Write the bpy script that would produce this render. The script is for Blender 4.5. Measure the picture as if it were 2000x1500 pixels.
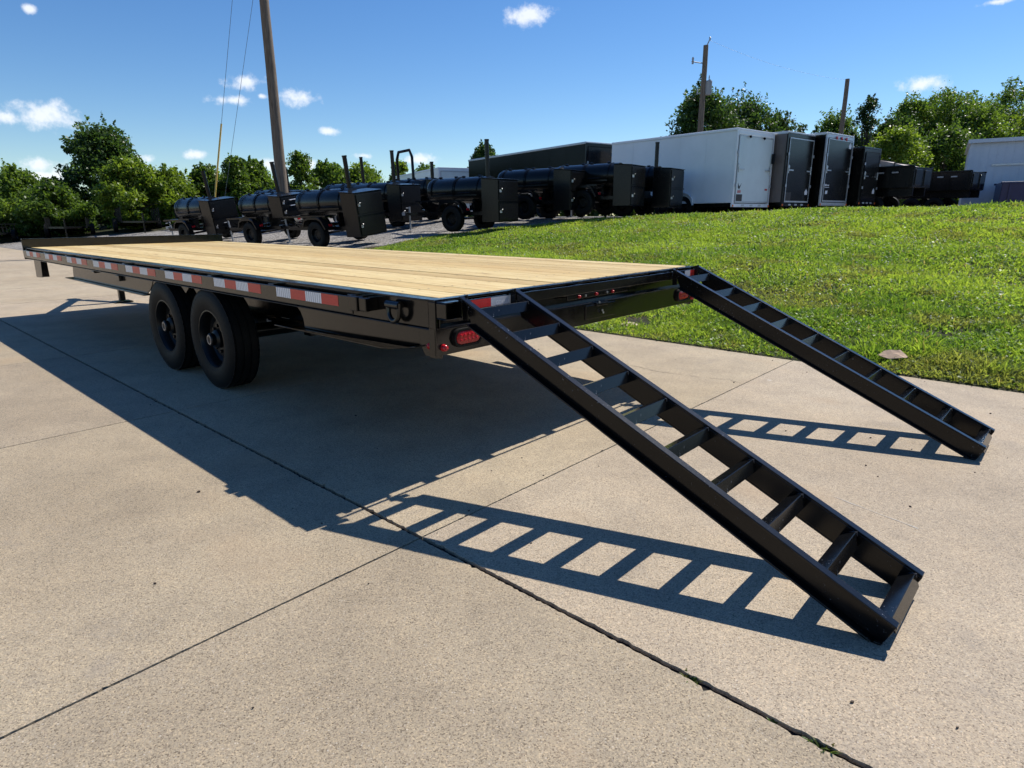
import bpy, bmesh, math, random
import numpy as np
from mathutils import Vector, Matrix

for o in list(bpy.data.objects):
    bpy.data.objects.remove(o)
SC = bpy.context.scene
COL = SC.collection
R = math.radians

# ------------------------------------------------------------------ camera
PITCH, ROLL, EYE = 0.263336, -0.005046, 1.26907
cd = bpy.data.cameras.new('camera')
cd.sensor_width = 36.0
cd.lens = 36.0 * 1216.88 / 2000.0
cd.clip_start = 0.05
cd.clip_end = 2000.0
cam = bpy.data.objects.new('camera', cd)
COL.objects.link(cam)
_fw = Vector((0, math.cos(PITCH), -math.sin(PITCH)))
_up = Vector((0, math.sin(PITCH), math.cos(PITCH)))
_rt = Vector((1, 0, 0))
_r2 = math.cos(ROLL) * _rt + math.sin(ROLL) * _up
_u2 = -math.sin(ROLL) * _rt + math.cos(ROLL) * _up
cam.matrix_world = Matrix(((_r2.x, _u2.x, -_fw.x, 0), (_r2.y, _u2.y, -_fw.y, 0),
                           (_r2.z, _u2.z, -_fw.z, EYE), (0, 0, 0, 1)))
SC.camera = cam

# ------------------------------------------------------------------ sun, sky, exposure
SUN_DIR = Vector((-0.5658, -0.4784, -0.8994)).normalized()      # the way the light travels
sl = bpy.data.lights.new('sun', 'SUN')
sl.energy = 5.0
sl.angle = R(0.53)
sl.color = (1.0, 0.955, 0.88)
sun = bpy.data.objects.new('sun', sl)
sun.rotation_euler = SUN_DIR.to_track_quat('-Z', 'Y').to_euler()
sun.location = (20, 17, 30)
COL.objects.link(sun)
SC.view_settings.view_transform = 'Standard'
SC.view_settings.look = 'None'
SC.view_settings.gamma = 1.0
SC.view_settings.use_curve_mapping = False
SC.view_settings.exposure = 0.29
SC.render.engine = 'CYCLES'
SC.cycles.use_denoising = True
SC.cycles.use_adaptive_sampling = True
SC.cycles.adaptive_threshold = 0.02
SC.cycles.max_bounces = 4
SC.cycles.diffuse_bounces = 2
SC.cycles.glossy_bounces = 3
SC.cycles.transparent_max_bounces = 4
SC.cycles.caustics_reflective = False
SC.cycles.caustics_refractive = False

world = bpy.data.worlds.new('World')
SC.world = world
world.use_nodes = True
world.cycles.sampling_method = 'MANUAL'
world.cycles.sample_map_resolution = 512
wn, wl = world.node_tree.nodes, world.node_tree.links
wn.clear()


def wnode(t, **kw):
    n = wn.new(t)
    for k, v in kw.items():
        setattr(n, k, v)
    return n


sky = wnode('ShaderNodeTexSky', sky_type='NISHITA')
sky.sun_disc = False
sky.sun_elevation = R(50.5)
sky.sun_rotation = R(49.8)
sky.altitude = 100
sky.air_density = 1.0
sky.dust_density = 0.05
sky.ozone_density = 2.2
wout = wnode('ShaderNodeOutputWorld')
wbg = wnode('ShaderNodeBackground')
wbg.inputs['Strength'].default_value = 0.10
wl.new(wbg.outputs[0], wout.inputs[0])
geo = wnode('ShaderNodeTexCoord')
dirv = geo.outputs['Generated']
# small fair-weather clouds: (direction x, y, z, half width, half height) in radians
CLOUDS = [
    (-0.5666, 0.8152, 0.1203, 0.0466, 0.0149), (-0.5953, 0.7951, 0.1164, 0.0212, 0.0097),
    (-0.5814, 0.8111, 0.0636, 0.0252, 0.0101), (-0.5774, 0.8149, 0.0501, 0.0318, 0.0089),
    (0.0273, 0.9635, 0.2663, 0.0311, 0.0141), (-0.3554, 0.9177, 0.1776, 0.0221, 0.0117),
    (-0.3755, 0.9141, 0.1529, 0.0249, 0.0069), (-0.2973, 0.9413, 0.1597, 0.0285, 0.0111),
    (-0.2605, 0.9581, 0.1190, 0.0162, 0.0059), (-0.3414, 0.9262, 0.1599, 0.0056, 0.0035),
    (-0.4298, 0.8991, 0.0827, 0.0181, 0.0063), (-0.4924, 0.8671, 0.0750, 0.0175, 0.0060),
    (-0.4898, 0.8698, 0.0593, 0.0149, 0.0135), (-0.3408, 0.9374, 0.0719, 0.0218, 0.0087),
    (-0.2948, 0.9529, 0.0708, 0.0148, 0.0104), (-0.2167, 0.9724, 0.0868, 0.0136, 0.0045),
    (-0.1362, 0.9873, 0.0820, 0.0230, 0.0077), (0.5116, 0.8450, 0.1556, 0.0317, 0.0096),
    (-0.5496, 0.8025, 0.2322, 0.0070, 0.0047), (0.5561, 0.7977, 0.2331, 0.0175, 0.0035),
]
CLOUD_SIZE = 1.22
rng = random.Random(5)
for i in range(5):                                      # the same kind of cloud goes on round the horizon
    a = R(rng.uniform(60, 300))
    el = R(rng.uniform(4, 22))
    s = rng.uniform(0.6, 1.6)
    CLOUDS.append((math.sin(a) * math.cos(el), math.cos(a) * math.cos(el), math.sin(el), 0.03 * s, 0.011 * s))
nz = wnode('ShaderNodeTexNoise')
nz.inputs['Scale'].default_value = 46
nz.inputs['Detail'].default_value = 4
nz.inputs['Roughness'].default_value = 0.62
wl.new(dirv, nz.inputs['Vector'])
nzs = wnode('ShaderNodeMath', operation='MULTIPLY_ADD')
wl.new(nz.outputs['Fac'], nzs.inputs[0])
nzs.inputs[1].default_value = 2.2
nzs.inputs[2].default_value = -1.05
near = None
for (cx, cy, cz, hw, hh) in CLOUDS:
    c = Vector((cx, cy, cz)).normalized()
    rt = Vector((c.y, -c.x, 0)).normalized()
    up = rt.cross(c).normalized()
    rot = Matrix((rt, c, up)).transposed().to_euler()    # cloud axes: x across, y towards it, z up
    mp = wnode('ShaderNodeMapping', vector_type='TEXTURE')
    mp.inputs['Location'].default_value = c
    mp.inputs['Rotation'].default_value = rot
    mp.inputs['Scale'].default_value = (hw * CLOUD_SIZE, 0.5, hh * CLOUD_SIZE)
    wl.new(dirv, mp.inputs['Vector'])
    ln = wnode('ShaderNodeVectorMath', operation='LENGTH')
    wl.new(mp.outputs[0], ln.inputs[0])
    if near is None:
        near = ln.outputs['Value']
    else:
        mn = wnode('ShaderNodeMath', operation='MINIMUM')
        wl.new(near, mn.inputs[0])
        wl.new(ln.outputs['Value'], mn.inputs[1])
        near = mn.outputs[0]
ad = wnode('ShaderNodeMath', operation='ADD')
wl.new(near, ad.inputs[0])
wl.new(nzs.outputs[0], ad.inputs[1])
mr = wnode('ShaderNodeMapRange', interpolation_type='SMOOTHSTEP')
wl.new(ad.outputs[0], mr.inputs['Value'])
mr.inputs['From Min'].default_value = 1.05
mr.inputs['From Max'].default_value = 0.1
acc = mr.outputs[0]
accs = wnode('ShaderNodeMath', operation='MULTIPLY')
accs.inputs[1].default_value = 0.85
wl.new(acc, accs.inputs[0])
hsv = wnode('ShaderNodeHueSaturation')
hsv.inputs['Saturation'].default_value = 1.26
hsv.inputs['Hue'].default_value = 0.506
wl.new(sky.outputs[0], hsv.inputs['Color'])
mixc = wnode('ShaderNodeMix', data_type='RGBA')
wl.new(accs.outputs[0], mixc.inputs['Factor'])
tint = wnode('ShaderNodeMix', data_type='RGBA', blend_type='MULTIPLY')     # white balance of the clear sky
tint.inputs['Factor'].default_value = 1.0
[i for i in tint.inputs if i.name == 'B' and i.type == 'RGBA'][0].default_value = (0.87, 0.96, 1.03, 1)
wl.new(hsv.outputs[0], [i for i in tint.inputs if i.name == 'A' and i.type == 'RGBA'][0])
wl.new([o for o in tint.outputs if o.type == 'RGBA'][0], [i for i in mixc.inputs if i.name == 'A' and i.type == 'RGBA'][0])
[i for i in mixc.inputs if i.name == 'B' and i.type == 'RGBA'][0].default_value = (8.6, 8.9, 9.4, 1)
wl.new([o for o in mixc.outputs if o.type == 'RGBA'][0], wbg.inputs['Color'])


# ------------------------------------------------------------------ helpers
class MB:
    """Collects shapes; build() links them as ONE mesh object."""

    def __init__(self):
        self.v, self.f, self.m = [], [], []

    def add(self, vs, fs, mi=0):
        b = len(self.v)
        self.v += [tuple(p) for p in vs]
        self.f += [tuple(b + i for i in f) for f in fs]
        self.m += [mi] * len(fs)
        return self

    def box(self, x0, x1, y0, y1, z0, z1, mi=0):
        x0, x1 = min(x0, x1), max(x0, x1)
        y0, y1 = min(y0, y1), max(y0, y1)
        vs = [(x0, y0, z0), (x1, y0, z0), (x1, y1, z0), (x0, y1, z0), (x0, y0, z1), (x1, y0, z1), (x1, y1, z1), (x0, y1, z1)]
        return self.add(vs, [(3, 2, 1, 0), (4, 5, 6, 7), (0, 1, 5, 4), (1, 2, 6, 5), (2, 3, 7, 6), (3, 0, 4, 7)], mi)

    def prism(self, poly, y0, y1, mi=0, axis='y'):
        """poly in the plane of the two other axes, extruded along axis."""
        n = len(poly)

        def pt(a, b, c):
            return (a, c, b) if axis == 'y' else ((c, a, b) if axis == 'x' else (a, b, c))
        vs = [pt(a, b, y0) for a, b in poly] + [pt(a, b, y1) for a, b in poly]
        fs = [tuple(range(n)), tuple(range(2 * n - 1, n - 1, -1))]
        fs += [(i, i + n, (i + 1) % n + n, (i + 1) % n) for i in range(n)]
        return self.add(vs, fs, mi)

    def bar(self, p, q, w, h, mi=0, up=(0, 0, 1)):
        """Rectangular bar from p to q."""
        p, q = Vector(p), Vector(q)
        d = (q - p).normalized()
        s = d.cross(Vector(up))
        if s.length < 1e-4:
            s = d.cross(Vector((1, 0, 0)))
        s.normalize()
        t = s.cross(d)
        vs = []
        for c in (p, q):
            for a, b in ((-1, -1), (1, -1), (1, 1), (-1, 1)):
                vs.append(c + s * (a * w / 2) + t * (b * h / 2))
        return self.add(vs, [(0, 1, 2, 3), (7, 6, 5, 4), (0, 4, 5, 1), (1, 5, 6, 2), (2, 6, 7, 3), (3, 7, 4, 0)], mi)

    def tube(self, pts, rad, n=8, mi=0, caps=True):
        pts = [Vector(p) for p in pts]
        k = len(pts)
        rs = rad if isinstance(rad, (list, tuple)) else [rad] * k
        ref = None
        vs, fs = [], []
        for i, p in enumerate(pts):
            d = (pts[min(i + 1, k - 1)] - pts[max(i - 1, 0)]).normalized()
            if ref is None:
                ref = d.orthogonal().normalized()
            ref = (ref - d * ref.dot(d)).normalized()
            b = d.cross(ref)
            for j in range(n):
                a = 2 * math.pi * j / n
                vs.append(p + (ref * math.cos(a) + b * math.sin(a)) * rs[i])
        for i in range(k - 1):
            for j in range(n):
                fs.append((i * n + j, i * n + (j + 1) % n, (i + 1) * n + (j + 1) % n, (i + 1) * n + j))
        if caps:
            fs.append(tuple(range(n - 1, -1, -1)))
            fs.append(tuple((k - 1) * n + j for j in range(n)))
        return self.add(vs, fs, mi)

    def lathe(self, prof, n=32, axis='y', c=(0, 0, 0), mi=0):
        """prof: (radius, position along axis)."""
        vs, fs = [], []
        k = len(prof)
        for r, h in prof:
            for j in range(n):
                a = 2 * math.pi * j / n
                x, y = r * math.cos(a), r * math.sin(a)
                p = {'y': (x, h, y), 'x': (h, x, y), 'z': (x, y, h)}[axis]
                vs.append((p[0] + c[0], p[1] + c[1], p[2] + c[2]))
        for i in range(k - 1):
            for j in range(n):
                fs.append((i * n + j, i * n + (j + 1) % n, (i + 1) * n + (j + 1) % n, (i + 1) * n + j))
        return self.add(vs, fs, mi)

    def mesh(self, name, mats, smooth=None):
        me = bpy.data.meshes.new(name)
        me.from_pydata(self.v, [], self.f)
        for m in (mats if isinstance(mats, (list, tuple)) else [mats]):
            me.materials.append(m)
        me.polygons.foreach_set('material_index', self.m)
        bm = bmesh.new()
        bm.from_mesh(me)
        bmesh.ops.recalc_face_normals(bm, faces=bm.faces)
        bm.to_mesh(me)
        bm.free()
        if smooth:
            me.polygons.foreach_set('use_smooth', [True] * len(me.polygons))
            me.set_sharp_from_angle(angle=R(smooth))
        me.update()
        return me

    def build(self, name, mats, parent=None, smooth=None, bevel=0.0, loc=None, rot=None):
        return link(name, self.mesh(name, mats, smooth), parent, bevel, loc, rot)


def link(name, me, parent=None, bevel=0.0, loc=None, rot=None):
    o = bpy.data.objects.new(name, me)
    COL.objects.link(o)
    if parent is not None:
        o.parent = parent
    if loc is not None:
        o.location = loc
    if rot is not None:
        o.rotation_euler = rot
    if bevel:
        b = o.modifiers.new('bevel', 'BEVEL')
        b.width = bevel
        b.segments = 2
        b.limit_method = 'ANGLE'
        b.angle_limit = R(40)
    return o


def tag(o, label=None, cat=None, group=None, kind=None):
    if label:
        o['label'] = label
    if cat:
        o['category'] = cat
    if group:
        o['group'] = group
    if kind:
        o['kind'] = kind
    return o


def empty(name, loc=(0, 0, 0), rz=0.0, mat=None):
    o = bpy.data.objects.new(name, None)
    COL.objects.link(o)
    o.empty_display_size = 0.2
    if mat is not None:
        o.matrix_world = mat
    else:
        o.location = loc
        o.rotation_euler = (0, 0, rz)
    return o


def copy_tree(o, parent=None):
    c = o.copy()
    COL.objects.link(c)
    c.parent = parent
    for ch in o.children:
        copy_tree(ch, c)
    return c


# ------------------------------------------------------------------ materials
def new_mat(name):
    m = bpy.data.materials.new(name)
    m.use_nodes = True
    nt = m.node_tree
    b = nt.nodes['Principled BSDF']
    return m, nt, b


def N(nt, t, **kw):
    n = nt.nodes.new(t)
    for k, v in kw.items():
        setattr(n, k, v)
    return n


def ramp(nt, src, stops):
    r = N(nt, 'ShaderNodeValToRGB')
    el = r.color_ramp.elements
    while len(el) < len(stops):
        el.new(0.5)
    for e, (p, c) in zip(el, stops):
        e.position = p
        e.color = (c[0], c[1], c[2], 1) if len(c) == 3 else c
    nt.links.new(src, r.inputs['Fac'])
    return r


def noise(nt, vec, scale, detail=4, rough=0.55):
    n = N(nt, 'ShaderNodeTexNoise')
    n.inputs['Scale'].default_value = scale
    n.inputs['Detail'].default_value = detail
    n.inputs['Roughness'].default_value = rough
    if vec is not None:
        nt.links.new(vec, n.inputs['Vector'])
    return n


def mixrgb(nt, fac, a, b, blend='MIX'):
    m = N(nt, 'ShaderNodeMix', data_type='RGBA', blend_type=blend)
    for key, val in (('Factor', fac), ('A', a), ('B', b)):
        s = m.inputs[key] if key == 'Factor' else [i for i in m.inputs if i.name == key and i.type == 'RGBA'][0]
        if hasattr(val, 'links'):
            nt.links.new(val, s)
        elif key == 'Factor':
            s.default_value = val
        else:
            s.default_value = (val[0], val[1], val[2], 1)
    return [o for o in m.outputs if o.type == 'RGBA'][0]


def simple(name, col, rough=0.5, metal=0.0, var=0.15, scale=8.0, bump=0.0, bscale=60.0, spec=0.5, coat=0.0, rvar=0.0):
    """Principled surface with a little procedural unevenness in colour, gloss and relief."""
    m, nt, b = new_mat(name)
    tc = N(nt, 'ShaderNodeTexCoord')
    n = noise(nt, tc.outputs['Object'], scale, 5, 0.6)
    lo = [max(0, c * (1 - var)) for c in col]
    hi = [min(1, c * (1 + var)) for c in col]
    r = ramp(nt, n.outputs['Fac'], [(0.3, lo), (0.7, hi)])
    nt.links.new(r.outputs[0], b.inputs['Base Color'])
    b.inputs['Roughness'].default_value = rough
    b.inputs['Metallic'].default_value = metal
    b.inputs['Specular IOR Level'].default_value = spec
    b.inputs['Coat Weight'].default_value = coat
    if rvar:
        n2 = noise(nt, tc.outputs['Object'], scale * 3.1, 4, 0.6)
        mr = N(nt, 'ShaderNodeMapRange')
        nt.links.new(n2.outputs['Fac'], mr.inputs['Value'])
        mr.inputs['From Min'].default_value = 0.3
        mr.inputs['From Max'].default_value = 0.7
        mr.inputs['To Min'].default_value = max(0.02, rough - rvar)
        mr.inputs['To Max'].default_value = rough + rvar
        nt.links.new(mr.outputs[0], b.inputs['Roughness'])
    if bump:
        n3 = noise(nt, tc.outputs['Object'], bscale, 3, 0.6)
        bp = N(nt, 'ShaderNodeBump')
        bp.inputs['Strength'].default_value = bump
        bp.inputs['Distance'].default_value = 0.002
        nt.links.new(n3.outputs['Fac'], bp.inputs['Height'])
        nt.links.new(bp.outputs[0], b.inputs['Normal'])
    return m


M = {}
M['black_paint'] = simple('black gloss paint', (0.0048, 0.0046, 0.0045), 0.17, var=0.25, scale=5, bump=0.05, bscale=60, spec=0.55, rvar=0.04)
M['ramp_paint'] = simple('scuffed black paint', (0.0042, 0.0043, 0.0047), 0.19, var=0.3, scale=30, spec=0.33, rvar=0.012)
M['smoker_paint'] = simple('satin black paint', (0.0065, 0.0065, 0.007), 0.25, var=0.3, scale=3, spec=0.28)
M['rubber'] = simple('tyre rubber', (0.0065, 0.0065, 0.0065), 0.6, var=0.3, scale=20, bump=0.2, bscale=150, spec=0.18)
M['rim_black'] = simple('black wheel enamel', (0.006, 0.006, 0.006), 0.35, var=0.2, spec=0.3)
M['steel'] = simple('zinc plated steel', (0.55, 0.55, 0.56), 0.35, metal=0.9, var=0.15, scale=30)
M['grey_jack'] = simple('silver jack enamel', (0.36, 0.37, 0.38), 0.4, var=0.15, metal=0.2)
M['alu'] = simple('dull aluminium trim', (0.50, 0.52, 0.54), 0.42, metal=0.6, var=0.1, scale=12)
M['white_skin'] = simple('white trailer skin', (0.80, 0.82, 0.84), 0.28, var=0.05, scale=1.2, bump=0.25, bscale=2.0)
M['white_door'] = simple('white door skin', (0.66, 0.73, 0.72), 0.35, var=0.05, scale=2)
M['bronze_skin'] = simple('bronze trailer skin', (0.15, 0.125, 0.115), 0.22, var=0.1, scale=1.5)
M['charcoal_skin'] = simple('charcoal trailer skin', (0.011, 0.0105, 0.0105), 0.2, spec=0.3, var=0.3, scale=2, bump=0.15, bscale=2.2)
M['black_skin'] = simple('black trailer skin', (0.0035, 0.003, 0.0028), 0.22, var=0.7, scale=1.1, bump=1.0, bscale=1.6, spec=0.12)
M['red_lens'] = simple('red lamp lens', (0.42, 0.012, 0.018), 0.18, var=0.35, scale=90, bump=0.5, bscale=140)
M['amber_lens'] = simple('amber lamp lens', (0.75, 0.16, 0.03), 0.2, var=0.2)
M['decal_white'] = simple('white vinyl decal', (0.8, 0.8, 0.8), 0.4, var=0.03)
M['decal_red'] = simple('red vinyl decal', (0.55, 0.06, 0.05), 0.4, var=0.05)
M['decal_black'] = simple('black vinyl decal', (0.02, 0.015, 0.015), 0.4, var=0.05)
M['yellow_plastic'] = simple('yellow guy guard plastic', (0.72, 0.47, 0.10), 0.5, var=0.12)
M['wire'] = simple('steel guy wire', (0.16, 0.17, 0.18), 0.5, metal=0.5, var=0.1)
M['porcelain'] = simple('grey porcelain', (0.35, 0.36, 0.38), 0.3, var=0.1)
M['transformer'] = simple('grey transformer enamel', (0.30, 0.31, 0.32), 0.45, var=0.1)
M['blue_paint'] = simple('dark blue enamel', (0.010, 0.018, 0.085), 0.35, var=0.2)
M['shed_white'] = simple('white steel siding', (0.60, 0.64, 0.70), 0.5, var=0.06, scale=0.8)
M['shed_roof'] = simple('pale metal roof', (0.55, 0.56, 0.57), 0.45, var=0.08)
M['tarp'] = simple('pale canvas tarp', (0.55, 0.47, 0.43), 0.8, var=0.15)
M['pallet'] = simple('weathered pallet wood', (0.30, 0.19, 0.13), 0.85, var=0.3, scale=14)
M['cardboard'] = simple('torn brown cardboard', (0.52, 0.36, 0.24), 0.85, var=0.12, scale=9, bump=0.3, bscale=40)
M['bark'] = simple('grey brown bark', (0.09, 0.07, 0.055), 0.9, var=0.45, scale=9, bump=0.8, bscale=14)
M['stone_tan'] = simple('tan field stone', (0.42, 0.33, 0.24), 0.85, var=0.25, scale=18, bump=0.6, bscale=60)
M['weld'] = simple('sooty weld metal', (0.05, 0.05, 0.055), 0.35, metal=0.3, var=0.5, scale=80)
M['lime'] = simple('chalky scraped concrete', (0.50, 0.46, 0.40), 0.9, var=0.2, scale=60)
M['soil'] = simple('joint soil', (0.0095, 0.008, 0.007), 0.95, var=0.4, scale=40, bump=0.6, bscale=90)


def scuff(m, amount=0.735, scale=70.0, col=(0.16, 0.17, 0.19)):
    """Small chips and dust flecks over a paint."""
    nt = m.node_tree
    b = nt.nodes['Principled BSDF']
    src = b.inputs['Base Color'].links[0].from_socket
    tc = N(nt, 'ShaderNodeTexCoord')
    n1 = noise(nt, tc.outputs['Object'], scale, 3, 0.75)
    n2 = noise(nt, tc.outputs['Object'], 3.0, 2, 0.5)
    mul = N(nt, 'ShaderNodeMath', operation='MULTIPLY_ADD')
    nt.links.new(n2.outputs['Fac'], mul.inputs[0])
    mul.inputs[1].default_value = 0.35
    nt.links.new(n1.outputs['Fac'], mul.inputs[2])
    r = ramp(nt, mul.outputs[0], [(amount + 0.13, (0, 0, 0)), (amount + 0.20, (1, 1, 1))])
    nt.links.new(mixrgb(nt, r.outputs[0], src, col), b.inputs['Base Color'])


scuff(M['ramp_paint'])
scuff(M['black_paint'], 0.78, 45.0, (0.05, 0.045, 0.04))


def pole_wood():
    m, nt, b = new_mat('weathered pole wood')
    tc = N(nt, 'ShaderNodeTexCoord')
    mp = N(nt, 'ShaderNodeMapping')
    mp.inputs['Scale'].default_value = (14, 14, 0.7)
    nt.links.new(tc.outputs['Object'], mp.inputs['Vector'])
    n = noise(nt, mp.outputs[0], 3.0, 6, 0.65)
    r = ramp(nt, n.outputs['Fac'], [(0.28, (0.06, 0.042, 0.03)), (0.5, (0.17, 0.128, 0.092)), (0.72, (0.25, 0.20, 0.15))])
    nt.links.new(r.outputs[0], b.inputs['Base Color'])
    b.inputs['Roughness'].default_value = 0.85
    bp = N(nt, 'ShaderNodeBump')
    bp.inputs['Strength'].default_value = 0.7
    bp.inputs['Distance'].default_value = 0.01
    nt.links.new(n.outputs['Fac'], bp.inputs['Height'])
    nt.links.new(bp.outputs[0], b.inputs['Normal'])
    return m


M['pole'] = pole_wood()


def pine_planks():
    m, nt, b = new_mat('fresh pine deck boards')
    tc = N(nt, 'ShaderNodeTexCoord')
    oi = N(nt, 'ShaderNodeObjectInfo')
    off = N(nt, 'ShaderNodeVectorMath', operation='MULTIPLY_ADD')
    cmb = N(nt, 'ShaderNodeCombineXYZ')
    for k in range(3):
        nt.links.new(oi.outputs['Random'], cmb.inputs[k])
    nt.links.new(cmb.outputs[0], off.inputs[0])
    off.inputs[1].default_value = (37.0, 11.0, 5.0)
    nt.links.new(tc.outputs['Object'], off.inputs[2])
    mp = N(nt, 'ShaderNodeMapping')
    mp.inputs['Scale'].default_value = (0.55, 9.0, 3.0)
    nt.links.new(off.outputs[0], mp.inputs['Vector'])
    warp = noise(nt, off.outputs[0], 1.3, 3, 0.5)
    wv = mixrgb(nt, 0.12, mp.outputs[0], warp.outputs['Color'], 'ADD')
    g1 = noise(nt, wv, 3.4, 5, 0.6)
    g2 = noise(nt, wv, 13.0, 4, 0.6)
    c1 = ramp(nt, g1.outputs['Fac'], [(0.28, (0.45, 0.28, 0.112)), (0.42, (0.60, 0.44, 0.198)), (0.60, (0.68, 0.535, 0.258)), (0.8, (0.56, 0.39, 0.168))])
    c2 = ramp(nt, g2.outputs['Fac'], [(0.32, (0.72, 0.66, 0.58)), (0.55, (1, 1, 1))])
    c = mixrgb(nt, 0.75, c1.outputs[0], c2.outputs[0], 'MULTIPLY')
    tone = ramp(nt, oi.outputs['Random'], [(0.0, (0.80, 0.75, 0.67)), (0.3, (1.0, 1.0, 1.0)), (0.6, (0.89, 0.82, 0.71)), (0.8, (1.06, 1.07, 1.10)), (1.0, (0.97, 0.94, 0.88))])
    c = mixrgb(nt, 1.0, c, tone.outputs[0], 'MULTIPLY')
    # knots: sparse, stretched along the board
    mp2 = N(nt, 'ShaderNodeMapping')
    mp2.inputs['Scale'].default_value = (1.9, 6.5, 1.0)
    nt.links.new(off.outputs[0], mp2.inputs['Vector'])
    vo = N(nt, 'ShaderNodeTexVoronoi', feature='F1')
    vo.inputs['Scale'].default_value = 1.0
    nt.links.new(mp2.outputs[0], vo.inputs['Vector'])
    kn = ramp(nt, vo.outputs['Distance'], [(0.05, (1, 1, 1)), (0.085, (0.35, 0.35, 0.35)), (0.15, (0, 0, 0))])
    sep = N(nt, 'ShaderNodeSeparateColor')
    nt.links.new(vo.outputs['Color'], sep.inputs[0])
    gate = N(nt, 'ShaderNodeMath', operation='GREATER_THAN')
    nt.links.new(sep.outputs[0], gate.inputs[0])
    gate.inputs[1].default_value = 0.55
    kf = N(nt, 'ShaderNodeMath', operation='MULTIPLY')
    nt.links.new(kn.outputs[0], kf.inputs[0])
    nt.links.new(gate.outputs[0], kf.inputs[1])
    c = mixrgb(nt, kf.outputs[0], c, (0.20, 0.095, 0.035))
    # short dark checks along the grain
    mp3 = N(nt, 'ShaderNodeMapping')
    mp3.inputs['Scale'].default_value = (1.4, 60.0, 1.0)
    nt.links.new(off.outputs[0], mp3.inputs['Vector'])
    n3 = noise(nt, mp3.outputs[0], 1.6, 2, 0.5)
    ck = ramp(nt, n3.outputs['Fac'], [(0.70, (0, 0, 0)), (0.76, (1, 1, 1))])
    c = mixrgb(nt, ck.outputs[0], c, (0.33, 0.20, 0.085))
    nt.links.new(c, b.inputs['Base Color'])
    b.inputs['Roughness'].default_value = 0.62
    b.inputs['Specular IOR Level'].default_value = 0.3
    bp = N(nt, 'ShaderNodeBump')
    bp.inputs['Strength'].default_value = 0.25
    bp.inputs['Distance'].default_value = 0.002
    nt.links.new(g2.outputs['Fac'], bp.inputs['Height'])
    nt.links.new(bp.outputs[0], b.inputs['Normal'])
    return m


M['pine'] = pine_planks()


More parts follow.
